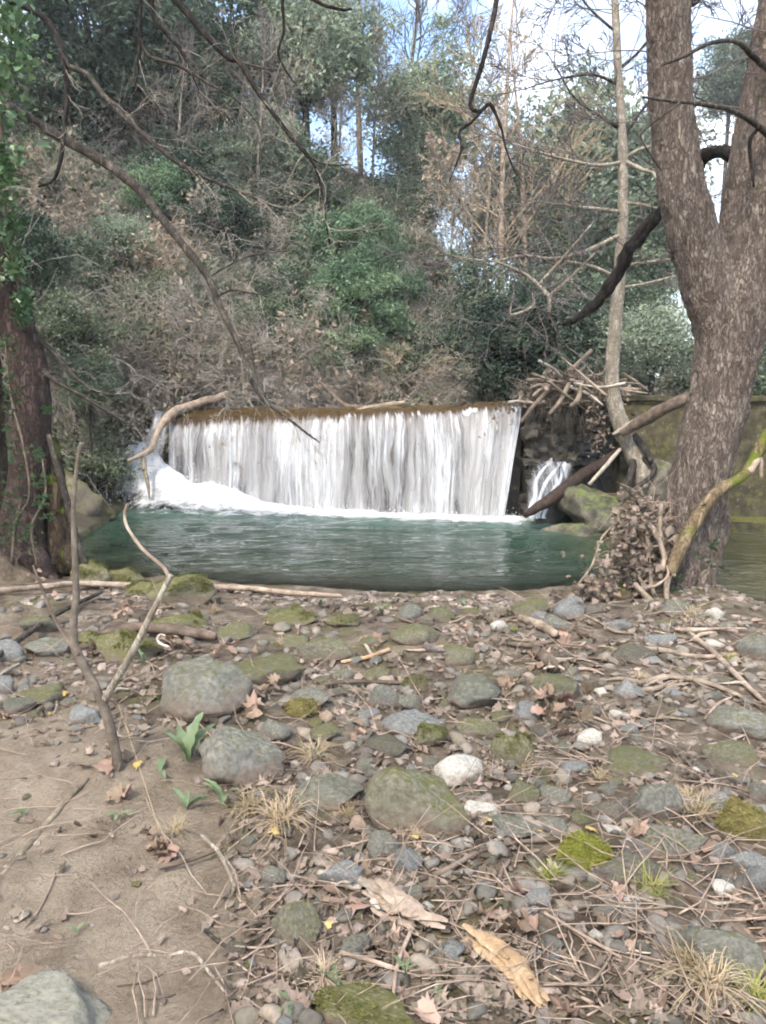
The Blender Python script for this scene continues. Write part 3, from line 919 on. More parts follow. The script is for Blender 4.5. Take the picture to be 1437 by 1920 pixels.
def rock_shape(seed, sub=4, cuts=7, rough=.10, ang=.75):
    rg = np.random.default_rng(seed)
    V, F = ico(sub)
    V = V.copy()
    for _ in range(cuts):                                   # worn flat faces
        n = rg.normal(0, 1, 3)
        n /= np.linalg.norm(n)
        h = rg.uniform(ang - .18, ang + .15)
        d = V @ n - h
        V -= np.outer(np.where(d > 0, d * .92, 0), n)
    o = rg.uniform(0, 50, 3)
    V *= (1 + rough * 1.6 * fbm(V[:, 0] * 1.1 + o[0], V[:, 1] * 1.1 + o[1], V[:, 2] * 1.1 + o[2], 3, 1))[:, None]
    V *= (1 + rough * .28 * fbm(V[:, 0] * 7 + o[0], V[:, 1] * 7 + o[1], V[:, 2] * 7 + o[2], 3, 2))[:, None]
    if sub >= 4: V *= (1 + rough * .16 * fbm(V[:, 0] * 17 + o[1], V[:, 1] * 17 + o[2], V[:, 2] * 17 + o[0], 2, 3))[:, None]
    V /= np.abs(V).max(axis=0)
    return V, F

def rock(name, centre, half, seed, mat, sub=4, rot=0.0, **kw):
    V, F = rock_shape(seed, sub, **kw)
    me = mesh_np(name, V * np.asarray(half), [F], mat)
    return ob(name, me, None, centre, (rng.uniform(-.1, .1), rng.uniform(-.1, .1), rot))

def pxr(px, Y): return px * Y / FPX

# rocks round the weir
c = P(292, 900, 12.0)
tag(rock('rock', (c[0] - .1, 12.25, .15), (.36, .35, .5), 11, M['wetshaderock'], rot=.4), 'dark wet rock under the splash at the left end of the weir', 'rock')
c = P(215, 880, 12.6)
tag(rock('rock', (c[0] - .2, 12.7, .45), (.75, .6, .75), 12, M['wetshaderock'], rot=.9), 'tall dark rock face left of the weir beneath the hanging shrubs', 'rock')
c = P(150, 900, 11)
tag(rock('rock', (c[0] - .25, 10.8, .35), (.7, .8, .55), 13, M['mossy'], rot=.2), 'mossy bank rock between the leaning trunk and the weir', 'rock')
c = P(1128, 935, 10.0)
tag(rock('rock', (c[0] + .02, 10.1, .22), (.66, .5, .42), 14, M['palerock'], rot=-.35, cuts=14, rough=.2, ang=.6), 'large pale rock with green moss below the slender tree', 'rock')
c = P(1075, 985, 9.85)
tag(rock('rock', (c[0] + .1, 9.9, -.02), (.62, .3, .16), 15, M['palerock'], rot=.1), 'low pale ledge at the waterline under the mossy rock', 'rock')
c = P(1195, 975, 9.6)
tag(rock('rock', (c[0] + .15, 9.7, .05), (.6, .4, .3), 16, M['mossy'], rot=.5), 'brown mossy rock at the water behind the leaf-choked roots', 'rock')
c = P(1040, 910, 10.7)
tag(rock('rock', (c[0] + .0, 10.85, .22), (.32, .34, .5), 17, M['wetshaderock'], rot=.5), 'wet dark rock the thin trickle runs over', 'rock')
c = P(1110, 890, 10.6)
tag(rock('rock', (c[0] + .05, 10.75, .3), (.36, .3, .45), 18, M['wetshaderock'], rot=1.1), 'dark wet rock under the driftwood beside the trickle', 'rock')
c = P(1215, 880, 10.4)
tag(rock('rock', (c[0] + .05, 10.45, .5), (.45, .4, .5), 19, M['palerock'], rot=1.6), 'rock bearing the roots of the slender pale tree', 'rock')

# ------------------------------------------------------------------ logs and debris at the weir
def log(name, pxs, w, mat, label, cat='log', n=None, knob=.14, parent=None, group=None, k=9, squash=None):
    """pxs: list of (px, py, Y); w: widths in photo pixels"""
    pts = np.array([P(*p) for p in pxs])
    rad = np.array([pxr(ww, p[2]) * .5 for ww, p in zip(w, pxs)])
    me = limb_mesh(name, [(pts, rad)], mat, k=k, n=n, knob=knob, seed=int(abs(pxs[0][0] * 3 + pxs[0][1])) % 97, squash=squash)
    o = ob(name, me, parent)
    if label: tag(o, label, cat, group)
    return o

log('driftwood_log', [(240, 864, 11.7), (262, 855, 11.75), (284, 842, 11.85), (291, 822, 11.95), (300, 800, 12.1), (325, 775, 12.35), (345, 765, 12.5), (385, 752, 12.7), (405, 748, 12.8), (426, 738, 12.9)],
    [7, 9, 13, 13, 15, 18, 17, 15, 16, 13], M['driftwood'], 'pale bent driftwood branch over the left end of the weir', n=60)
log('driftwood_log', [(268, 850, 11.8), (272, 880, 11.75), (277, 905, 11.7), (281, 935, 11.7)], [10, 9, 7, 3], M['driftwood'], 'short stub hanging from the bent driftwood over the splash')
log('driftwood_log', [(635, 785, 12.0), (680, 768, 12.1), (725, 760, 12.2), (760, 755, 12.2)], [5, 10, 11, 8], M['driftwood'], 'pale log resting on the middle of the weir crest')
log('driftwood_log', [(600, 715, 12.9), (625, 740, 12.8), (648, 760, 12.6), (690, 765, 12.4), (745, 772, 12.1)], [5, 8, 9, 9, 6], M['brownwood'], 'brown forked branch lying behind the pale crest log')
log('driftwood_log', [(815, 790, 11.6), (840, 772, 11.75), (872, 753, 11.95)], [9, 10, 7], M['darkwood'], 'short dark log lodged on the crest near the right end')
log('driftwood_log', [(983, 966, 10.05), (1030, 938, 10.15), (1080, 900, 10.3), (1130, 868, 10.45), (1165, 842, 10.6)], [12, 24, 24, 20, 14], M['darkwood'], 'long wet dark log slanting down into the pool beside the trickle')
log('driftwood_log', [(1105, 908, 10.1), (1135, 875, 10.2), (1163, 842, 10.35)], [6, 8, 7], M['paledrift'], 'thin bleached stick leaning above the slanting dark log', 'stick')
log('driftwood_log', [(1165, 812, 10.2), (1195, 795, 10.1), (1235, 772, 9.9), (1290, 745, 9.7)], [14, 22, 24, 20], M['brownwood'], 'thick brown log propped against the wall behind the big tree')
log('driftwood_log', [(1150, 815, 10.3), (1190, 790, 10.3), (1225, 775, 10.2)], [7, 10, 8], M['paledrift'], 'split bleached branch beside the thick propped log', 'stick')

# brush heap on the abutment
heap = empty('driftwood_heap', P(1065, 745, 10.95))
hz = np.array(heap.location)
tag(heap, 'heap of driftwood sticks and dead leaves on top of the abutment', 'driftwood')
for pxs, w in [
    ([(1045, 718, 10.9), (1075, 690, 10.9), (1110, 656, 10.9)], (8, 9, 7)),
    ([(988, 712, 10.7), (1010, 713, 10.7), (1040, 716, 10.8)], (7, 8, 8)),
    ([(977, 792, 10.35), (1000, 762, 10.4), (1030, 730, 10.6)], (6, 8, 8)),
    ([(1031, 776, 10.4), (1052, 750, 10.4), (1066, 722, 10.6), (1070, 712, 10.7)], (6, 8, 8, 7)),
    ([(1070, 762, 10.4), (1084, 748, 10.4), (1090, 722, 10.5), (1096, 708, 10.7)], (7, 9, 8, 6)),
    ([(1065, 712, 10.9), (1085, 698, 11.0), (1098, 688, 11.1)], (7, 7, 5)),
    ([(1095, 706, 11.0), (1115, 704, 11.0), (1130, 700, 11.1)], (4, 6, 4)),
    ([(995, 728, 10.6), (1010, 722, 10.6), (1035, 722, 10.7)], (4, 6, 6)),
    ([(1000, 742, 10.5), (1015, 730, 10.6), (1040, 718, 10.7)], (5, 7, 6)),
    ([(985, 752, 10.6), (1005, 757, 10.6), (1020, 756, 10.7)], (4, 6, 4)),
    ([(1010, 720, 10.8), (1070, 724, 10.8), (1140, 722, 10.9)], (9, 11, 9)),
    ([(1020, 732, 10.75), (1080, 716, 10.8), (1150, 730, 10.95)], (7, 9, 7)),
]:
    pts = np.array([P(*p) for p in pxs]) - hz
    me = limb_mesh('stick', [(pts, np.array([pxr(a, 10.8) * .5 for a in w]))], M['driftwood'] if rng.random() < .7 else M['brownwood'], k=7, knob=.16, seed=int(pxs[0][0]))
    ob('stick', me, heap)
n = 1500
C = np.stack([rng.normal(.05, .4, n), rng.normal(0, .18, n), rng.normal(.16, .09, n)], -1)
C[:, 2] += .03 - .12 * (C[:, 0] / .5) ** 2
V, F = leaves(C, .075, rng, .3, .7)
tag(ob('leaf_mass', mesh_np('leaf_mass', V, [F], M['litterleaf'], False), heap), kind='stuff')
for _ in range(44):                                         # more sticks jammed in from all sides
    a = np.array([rng.normal(.12, .38), rng.normal(-.1, .2), rng.uniform(-.1, .32)])
    d_ = np.array([rng.choice([-1, 1]) * rng.uniform(.5, 1.2), rng.normal(-.1, .5), rng.normal(0, .45)])
    d_ *= rng.uniform(.18, .42) / np.linalg.norm(d_)
    rr_ = rng.uniform(.01, .026)
    ob('stick', limb_mesh('stick', [(np.array([a - d_, a + rng.normal(0, .03, 3), a + d_]), [rr_, rr_ * .9, rr_ * .5])], M[str(rng.choice(['driftwood', 'driftwood', 'root', 'paledrift']))], k=6, knob=.25, seed=_), heap)
out = []
for _ in range(160):
    a = np.array([rng.normal(0, .3), rng.normal(0, .15), rng.normal(.14, .06)])
    grow(rng, a, rng.normal(0, 1, 3) * [1.3, .6, .3], rng.uniform(.2, .5), .006, 0, out, m=5)
tag(ob('twig_mass', twig_mesh('twig_mass', out, M['root'], 4), heap), kind='stuff')
out = []
for _ in range(45):                                        # rootlets dangling over the abutment face
    a = np.array([rng.uniform(-.5, .35), rng.uniform(-.42, -.3), rng.uniform(-.25, .1)])
    grow(rng, a, (rng.normal(0, .35), rng.normal(-.1, .1), -1), rng.uniform(.2, .7), .005, 0, out, m=5, wander=.2, up=-.1)
tag(ob('hanging_rootlets', twig_mesh('hanging_rootlets', out, M['brownwood'], 4), heap), kind='stuff')
# leaves and rootlets trailing down beside the recess
n = 350
C = np.array([P(1125 + 14 * a, 775 + 42 * b, 10.55) for a, b in rng.normal(0, 1, (n, 2)).clip(-2, 2)]) + rng.normal(0, .06, (n, 3)) - hz
V, F = leaves(C, .06, rng, .1, .7)
tag(ob('leaf_mass', mesh_np('leaf_mass_hang', V, [F], M['litterleaf'], False), heap), kind='stuff')

# ------------------------------------------------------------------ big double-stemmed tree on the right
TY = 6.35
def stem(pl):                                         # (px, py, width px, Y)
    return np.array([P(a, b, d) for a, b, w, d in pl]), np.array([pxr(w, d) * .5 for a, b, w, d in pl])
trunk_p = stem([(1268, 1190, 140, TY), (1276, 1130, 104, TY), (1284, 1060, 100, TY), (1299, 960, 106, TY), (1321, 860, 110, TY), (1346, 760, 110, TY), (1362, 680, 114, TY), (1368, 610, 122, TY), (1362, 560, 106, TY)])
left_p = stem([(1362, 640, 96, TY), (1338, 560, 98, TY), (1306, 460, 90, TY), (1282, 370, 80, TY), (1264, 260, 76, TY), (1257, 150, 74, TY - .05), (1253, 0, 72, TY - .1), (1246, -250, 64, TY - .2), (1225, -600, 52, TY - .4)])
right_p = stem([(1372, 650, 100, TY), (1392, 570, 112, TY + .02), (1408, 470, 116, TY + .05), (1420, 380, 112, TY + .08), (1434, 280, 106, TY + .1), (1452, 150, 92, TY + .12), (1474, 0, 84, TY + .15), (1510, -250, 74, TY + .2), (1560, -600, 60, TY + .3)])
roots = [stem([(1296, 930, 70, TY - .02), (1264, 1000, 62, TY - .04), (1230, 1070, 50, TY - .06), (1185, 1130, 34, TY - .1), (1140, 1160, 18, TY - .15)]),
         stem([(1300, 980, 60, TY - .1), (1285, 1060, 56, TY - .2), (1262, 1120, 44, TY - .3), (1235, 1165, 24, TY - .45)]),
         stem([(1300, 1060, 60, TY - .1), (1275, 1110, 48, TY - .2), (1240, 1150, 30, TY - .4), (1200, 1180, 16, TY - .6)]),
         stem([(1310, 1060, 60, TY - .12), (1325, 1125, 44, TY - .22), (1342, 1160, 26, TY - .35), (1370, 1190, 14, TY - .5)]),
         stem([(1290, 1070, 50, TY + .1), (1262, 1110, 40, TY + .15), (1230, 1130, 24, TY + .2)]),
         stem([(1335, 960, 30, TY - .06), (1352, 945, 26, TY - .06), (1356, 990, 26, TY - .06), (1340, 1050, 26, TY - .08), (1318, 1120, 26, TY - .1)])]

def blend_trunk(name, parts, voxel, amp, mat, seed):
    """join stems, fuse them with a voxel remesh and roughen the bark"""
    me = limb_mesh(name, parts, mat, k=18, knob=.05, seed=seed, freq=3)
    tmp = bpy.data.objects.new('tmp', me)
    col.objects.link(tmp)
    rm = tmp.modifiers.new('r', 'REMESH')
    rm.mode, rm.voxel_size = 'VOXEL', voxel
    s_ = tmp.modifiers.new('s', 'SMOOTH')
    s_.factor, s_.iterations = .5, 4
    dg = bpy.context.evaluated_depsgraph_get()
    ev = tmp.evaluated_get(dg)
    m2 = bpy.data.meshes.new_from_object(ev)
    bpy.data.objects.remove(tmp)
    n = len(m2.vertices)
    co = np.empty(n * 3, np.float32)
    no = np.empty(n * 3, np.float32)
    m2.vertices.foreach_get('co', co)
    m2.vertex_normals.foreach_get('vector', no)
    co, no = co.reshape(-1, 3), no.reshape(-1, 3)
    d = amp * (fbm(co[:, 0] * 22, co[:, 1] * 22, co[:, 2] * 8, 4, seed) + .7 * np.abs(fbm(co[:, 0] * 9, co[:, 1] * 9, co[:, 2] * 3, 3, seed + 3)))
    co = co + no * d[:, None]
    m2.vertices.foreach_set('co', co.ravel())
    m2.polygons.foreach_set('use_smooth', np.ones(len(m2.polygons), bool))
    m2.materials.clear()
    m2.materials.append(mat)
    m2.update()
    m2.name = name
    return m2

big = empty('plane_tree', (0, 0, 0))
tag(big, 'big tree with flaking bark forking into two stems at the right edge', 'tree')
ob('trunk', blend_trunk('trunk', [trunk_p, left_p, right_p] + roots, .016, .013, M['plane'], 5), big)
def branch(pl, mat, parent, k=8, knob=.12, name='branch', n=None):
    p, r = stem(pl)
    return ob(name, limb_mesh(name, [(p, r)], mat, k=k, knob=knob, seed=int(abs(pl[0][0])) % 89, n=n), parent)
branch([(1395, 300, 34, TY + .1), (1368, 288, 27, TY + .3), (1340, 285, 25, TY + .5), (1316, 300, 24, TY + .65), (1280, 345, 24, TY + .8), (1240, 398, 22, TY + 1.0), (1205, 438, 23, TY + 1.1), (1178, 475, 24, TY + 1.2), (1158, 512, 22, TY + 1.3), (1125, 560, 20, TY + 1.4), (1085, 595, 16, TY + 1.5), (1056, 608, 11, TY + 1.5)], M['darkbark'], big, 12, .34, n=110)
branch([(1450, 262, 12, TY - .1), (1410, 228, 10, TY - .4), (1365, 205, 9, TY - .6), (1300, 193, 8, TY - .7), (1260, 190, 6, TY - .75), (1205, 182, 4, TY - .8)], M['greybark'], big)
branch([(1275, 193, 5, TY - .75), (1245, 215, 4, TY - .8), (1208, 245, 4, TY - .8), (1205, 265, 3, TY - .8), (1240, 320, 2, TY - .8)], M['greybark'], big)
branch([(1440, 130, 11, TY - .1), (1412, 105, 10, TY - .3), (1380, 78, 8, TY - .5), (1330, 82, 7, TY - .6), (1285, 105, 6, TY - .7), (1240, 122, 5, TY - .8)], M['greybark'], big)
branch([(1290, 10, 12, TY + .05), (1305, 2, 12, TY + .2), (1325, -15, 11, TY + .4)], M['darkbark'], big)
branch([(1425, 238, 6, TY - .25), (1407, 262, 7, TY - .3), (1408, 300, 6, TY - .32), (1414, 350, 4, TY - .33)], M['darkbark'], big)
# twig hanging from a high bough of the left stem
branch([(1246, -230, 30, TY - .2), (1150, -280, 22, TY - .4), (1020, -230, 16, TY - .7), (945, -80, 11, TY - .9), (930, 10, 9, TY - .95), (915, 80, 9, TY - 1), (900, 135, 8, TY - 1), (884, 185, 8, TY - 1), (886, 204, 8, TY - 1), (902, 208, 7, TY - 1), (920, 196, 7, TY - 1), (940, 240, 5, TY - 1), (948, 275, 4, TY - 1), (965, 320, 2.5, TY - 1), (980, 340, 1.5, TY - 1)], M['darkbark'], big, 7, .2, n=110)
branch([(903, 208, 6, TY - 1), (885, 228, 5, TY - 1), (862, 248, 5, TY - 1), (866, 277, 5, TY - 1), (855, 310, 3, TY - 1), (843, 340, 2, TY - 1)], M['darkbark'], big, 6, .2)
# fine twigs of the crown in front of the sky
def crown_twigs(seed, roots_, L, r, depth, mat, name, parent, rmin=.0022, **kw):
    rg = np.random.default_rng(seed)
    out = []
    for p, d in roots_:
        grow(rg, p, d, L * rg.uniform(.7, 1.2), r, depth, out, **kw)
    return ob(name, twig_mesh(name, out, mat, 3, rmin), parent)
rt = [(P(a, b, TY + c), d) for a, b, c, d in [(1290, 60, .2, (.5, .3, .5)), (1295, 150, .1, (.7, .2, .25)), (1440, 60, 0, (-.8, .2, .3)), (1420, 210, .1, (-.7, .3, .25)), (1300, 270, .2, (.6, .5, .3)), (1235, 100, .1, (-.7, .3, .3)), (1225, 230, .2, (-.8, .4, .2)), (1240, 30, .1, (-.8, .3, .3)), (1250, -60, .1, (-.8, .3, -.1)), (1280, -60, .1, (.8, .3, -.1))]]
crown_twigs(3, rt, .75, .008, 3, M['skytwig'], 'twig_spray', big, .0034, kids=4, wander=.2, up=.03, shrink=.62)
rt = [(P(a, b, TY + c), d) for a, b, c, d in [(1178, 475, 1.2, (-.5, -.3, .6)), (1125, 560, 1.4, (-.7, -.2, .3)), (1100, 583, 1.45, (-.4, -.2, -.4)), (1075, 600, 1.5, (-.8, -.2, .1)), (1058, 608, 1.5, (-.8, 0, -.2)), (1220, 420, 1.1, (.2, -.3, .8))]]
crown_twigs(4, rt, .35, .006, 2, M['darkbark'], 'twig_spray', big, .0025, kids=3, wander=.25, up=.02, shrink=.6)
# mossy dead branch leaning on the trunk
log('leaning_branch', [(1255, 1075, 5.85), (1275, 1030, 5.9), (1300, 985, 5.95), (1325, 945, 6.0), (1355, 915, 6.0), (1390, 895, 6.0), (1412, 868, 6.05), (1440, 815, 6.1), (1480, 770, 6.15)], [26, 27, 26, 24, 22, 20, 20, 24, 24], M['mossstick'],
    'mossy brown branch leaning across the foot of the double-stemmed tree', 'branch', n=60)
log('leaning_branch', [(1405, 885, 6.0), (1424, 860, 6.05), (1428, 895, 6.05)], [14, 12, 5], M['driftwood'], 'stubby side branch by the elbow of the mossy leaning branch', 'branch')

# leaf-choked root tangle at its foot
tang = empty('root_tangle', P(1200, 1130, 6.0))
tz = np.array(tang.location)
tag(tang, 'tangle of roots and caught brown leaves left of the big trunk', 'roots')
for pl in [[(1200, 965, 8, 6.1), (1212, 1000, 9, 6.0), (1218, 1060, 9, 5.9), (1225, 1110, 9, 5.8), (1250, 1150, 8, 5.6)],
           [(1205, 970, 10, 6.05), (1230, 1000, 10, 5.95), (1245, 1045, 9, 5.85), (1238, 1085, 9, 5.8)],
           [(1240, 945, 8, 6.1), (1238, 1000, 8, 6.0), (1252, 1060, 8, 5.9), (1265, 1080, 8, 5.8)],
           [(1190, 1095, 12, 5.75), (1220, 1125, 12, 5.65), (1250, 1155, 11, 5.55), (1290, 1185, 8, 5.4)],
           [(1205, 1105, 5, 5.8), (1230, 1098, 5, 5.7), (1252, 1080, 5, 5.75), (1250, 1060, 4, 5.8)],
           [(1160, 990, 6, 6.2), (1185, 975, 8, 6.1), (1205, 968, 8, 6.05)],
           [(1195, 975, 7, 6.05), (1185, 1020, 7, 6.0), (1195, 1075, 7, 5.9), (1210, 1100, 6, 5.8)],
           [(1265, 1060, 10, 5.9), (1250, 1100, 11, 5.8), (1258, 1145, 10, 5.65), (1300, 1170, 8, 5.5)],
           [(1085, 1095, 4, 5.9), (1110, 1060, 4, 6.0), (1128, 1010, 4, 6.1), (1150, 985, 3, 6.2)]]:
    p, r = stem(pl)
    ob('root', limb_mesh('root', [(p - tz, r)], M['root'], k=7, knob=.15, seed=int(pl[0][1])), tang)
V, F = rock_shape(77, 4, 3, .16)
ob('mound', mesh_np('tangle_mound', V * [.27, .26, .6] + (P(1208, 1055, 6.25) - tz), [F], M['soil']), tang)
pool_ = V * [.27, .26, .6] + (P(1208, 1055, 6.25) - tz)
pool_ = pool_[(pool_[:, 1] < .35)]
g = Geo()
V, F = leaves(pool_[rng.integers(0, len(pool_), 1500)] + rng.normal(0, .03, (1500, 3)), .06, rng, .1, .75)
tag(ob('leaf_mass', mesh_np('tangle_leaves', V, [F], M['litterleaf'], False), tang), kind='stuff')
out = []
for _ in range(120):
    grow(rng, pool_[rng.integers(len(pool_))], rng.normal(0, 1, 3) * [.6, .4, 1.0], rng.uniform(.15, .45), .004, 0, out, m=5, wander=.3, up=-.1)
tag(ob('rootlets', twig_mesh('rootlets', out, M['root'], 4), tang), kind='stuff')
V, F = rock_shape(78, 4, 3, .16)
ob('mound', mesh_np('tangle_mound', V * [.42, .28, .2] + (P(1135, 1130, 6.05) - tz), [F], M['soil']), tang)

# ------------------------------------------------------------------ slender pale tree on the weir rock
sl = empty('slender_tree', (0, 0, 0))
tag(sl, 'slender pale bare tree growing from the rock at the end of the weir', 'tree')
p, r = stem([(1212, 905, 46, 10.3), (1196, 862, 38, 10.35), (1172, 812, 33, 10.4), (1154, 765, 29, 10.4), (1148, 700, 26, 10.4), (1154, 610, 24, 10.4), (1163, 500, 22, 10.4), (1168, 400, 19, 10.4), (1168, 280, 17, 10.4), (1160, 150, 14, 10.4), (1155, 40, 13, 10.4), (1150, -80, 10, 10.4), (1145, -250, 6, 10.4)])
ob('trunk', limb_mesh('slender_trunk', [(p, r)], M['palebark'], k=12, n=90, knob=.08, seed=3), sl)
for pl in [[(1185, 815, 16, 10.35), (1205, 835, 13, 10.2), (1222, 865, 11, 10.1)], [(1195, 855, 14, 10.3), (1228, 880, 9, 10.1), (1190, 918, 8, 9.95), (1160, 940, 5, 9.9)], [(1190, 860, 18, 10.3), (1180, 900, 12, 10.15), (1165, 925, 6, 10.05)]]:
    branch(pl, M['greybark'], sl, name='root')
sb = [[(1166, 305, 8, 10.4), (1120, 310, 6, 10.2), (1065, 300, 5, 10.0), (1010, 285, 4, 9.9), (960, 268, 2, 9.9)],
      [(1166, 398, 8, 10.4), (1120, 392, 7, 10.2), (1060, 385, 5, 10.1), (985, 375, 2, 10.0)],
      [(1164, 440, 9, 10.4), (1100, 470, 8, 10.2), (1040, 485, 7, 10.1), (980, 480, 6, 10.0), (920, 490, 4, 9.9), (850, 480, 2, 9.9)],
      [(1155, 520, 8, 10.4), (1110, 500, 7, 10.2), (1060, 490, 6, 10.1)],
      [(930, 490, 5, 9.9), (985, 515, 7, 9.9), (1020, 545, 8, 9.9), (1030, 560, 8, 9.85), (1030, 590, 7, 9.85)],
      [(1030, 555, 6, 9.85), (1070, 520, 5, 9.9), (1115, 475, 3, 10.0)],
      [(1010, 535, 6, 9.9), (1050, 490, 5, 9.9), (1110, 420, 3, 10.1)],
      [(1000, 550, 5, 9.9), (998, 575, 5, 9.9), (960, 590, 4, 9.9), (958, 575, 3, 9.9)],
      [(1100, 560, 5, 10.0), (1050, 500, 4, 10.0), (1025, 450, 3, 10.0), (1018, 440, 2, 10)],
      [(1168, 300, 7, 10.4), (1205, 318, 7, 10.2), (1225, 325, 6, 10.1), (1238, 345, 5, 10.0)],
      [(1168, 380, 6, 10.4), (1200, 383, 5, 10.3), (1250, 395, 4, 10.2)],
      [(1162, 500, 6, 10.4), (1210, 492, 5, 10.3), (1260, 485, 3, 10.2)],
      [(1158, 540, 6, 10.4), (1210, 532, 5, 10.3), (1275, 515, 3, 10.2)],
      [(1168, 300, 6, 10.4), (1200, 280, 6, 10.3), (1235, 272, 4, 10.3)],
      [(1165, 240, 7, 10.4), (1120, 215, 5, 10.3), (1075, 180, 4, 10.3), (1040, 120, 2, 10.3)],
      [(1163, 160, 6, 10.4), (1110, 140, 5, 10.3), (1040, 150, 3, 10.3), (990, 165, 2, 10.3)],
      [(1160, 130, 6, 10.4), (1200, 95, 5, 10.3), (1240, 40, 3, 10.3)],
      [(1166, 260, 6, 10.4), (1210, 200, 5, 10.4), (1250, 160, 3, 10.4)],
      [(1155, 60, 5, 10.4), (1110, 20, 4, 10.4), (1070, -30, 2, 10.4)]]
rt = []
for pl in sb:
    bo = branch(pl, M['palebark'] if pl[0][1] > 270 else M['greybark'], sl, 6, .1)
    rt = []
    pts = [P(a, b, d) for a, b, w, d in pl]
    for i in range(1, len(pts)):
        rt.append((pts[i], (pts[i] - pts[i - 1]) + rng.normal(0, .18, 3)))
        rt.append(((pts[i] + pts[i - 1]) / 2, (pts[i] - pts[i - 1]) + rng.normal(0, .25, 3)))
    crown_twigs(int(pl[0][1] + pl[1][0]), rt, .75, .008, 2, M['skytwig'], 'twigs', bo, .0045, kids=4, wander=.2, up=.04, shrink=.6)['kind'] = 'stuff'
rt = []
for q in range(26):
    a = P(1160, rng.uniform(-120, 260), 10.4)
    rt.append((a, (rng.choice([-1, 1]) * rng.uniform(.5, 1), rng.uniform(-.4, .4), rng.uniform(.2, .8))))
crown_twigs(9, rt, .75, .008, 2, M['skytwig'], 'twig_spray', sl, .0045, kids=4, wander=.2, up=.04, shrink=.6)

# ------------------------------------------------------------------ leaning ivy tree on the left
LY = 7.0
lt = empty('leaning_tree', (0, 0, 0))
tag(lt, 'leaning reddish trunk with ivy and overhanging branches at the left edge', 'tree')
tp = [stem([(30, 1075, 120, LY), (40, 1010, 90, LY), (50, 920, 74, LY), (58, 830, 68, LY), (60, 740, 66, LY), (50, 670, 66, LY), (26, 600, 68, LY - .05), (0, 530, 78, LY - .1), (-25, 450, 78, LY - .15), (-60, 330, 74, LY - .25), (-100, 150, 68, LY - .4), (-140, -150, 56, LY - .6), (-160, -500, 44, LY - .8)]),
      stem([(60, 1040, 60, LY - .1), (85, 1075, 40, LY - .15), (110, 1100, 18, LY - .3)]),
      stem([(20, 1040, 60, LY - .1), (-5, 1080, 44, LY - .2), (-30, 1110, 24, LY - .3)])]
ob('trunk', blend_trunk('leaning_trunk', tp, .018, .008, M['redbark'], 15), lt)
mt = empty('ivy_tree', (0, 0, 0))
tag(mt, 'mossy ivy-grown trunk half out of view behind the leaning tree', 'tree')
tp = [stem([(-12, 1085, 90, LY + .25), (-12, 980, 70, LY + .3), (-18, 850, 58, LY + .35), (-28, 700, 54, LY + .4), (-36, 560, 50, LY + .45), (-20, 300, 52, LY + .5), (-30, 0, 46, LY + .5), (-40, -400, 36, LY + .5)])]
ob('trunk', blend_trunk('ivy_trunk', tp, .02, .010, M['mossbark'], 25), mt)
st_ = empty('broken_tree', (0, 0, 0))
tag(st_, 'dark mossy broken trunk between the leaning tree and the water', 'tree')
tp = [stem([(118, 1070, 64, LY + .1), (112, 1000, 46, LY + .1), (106, 920, 40, LY + .1), (98, 860, 34, LY + .1), (94, 822, 24, LY + .1)]), stem([(125, 1030, 30, LY), (140, 1062, 24, LY - .1), (165, 1090, 12, LY - .15)])]
ob('trunk', blend_trunk('broken_trunk', tp, .016, .012, M['mossbark'], 35), st_)
log('broken_pole', [(92, 815, 6.6), (104, 860, 6.55), (120, 915, 6.5), (134, 970, 6.45), (150, 1030, 6.4), (172, 1085, 6.4)], [10, 12, 12, 12, 12, 11], M['greybark'], 'grey broken pole leaning in front of the dark stump', 'pole')

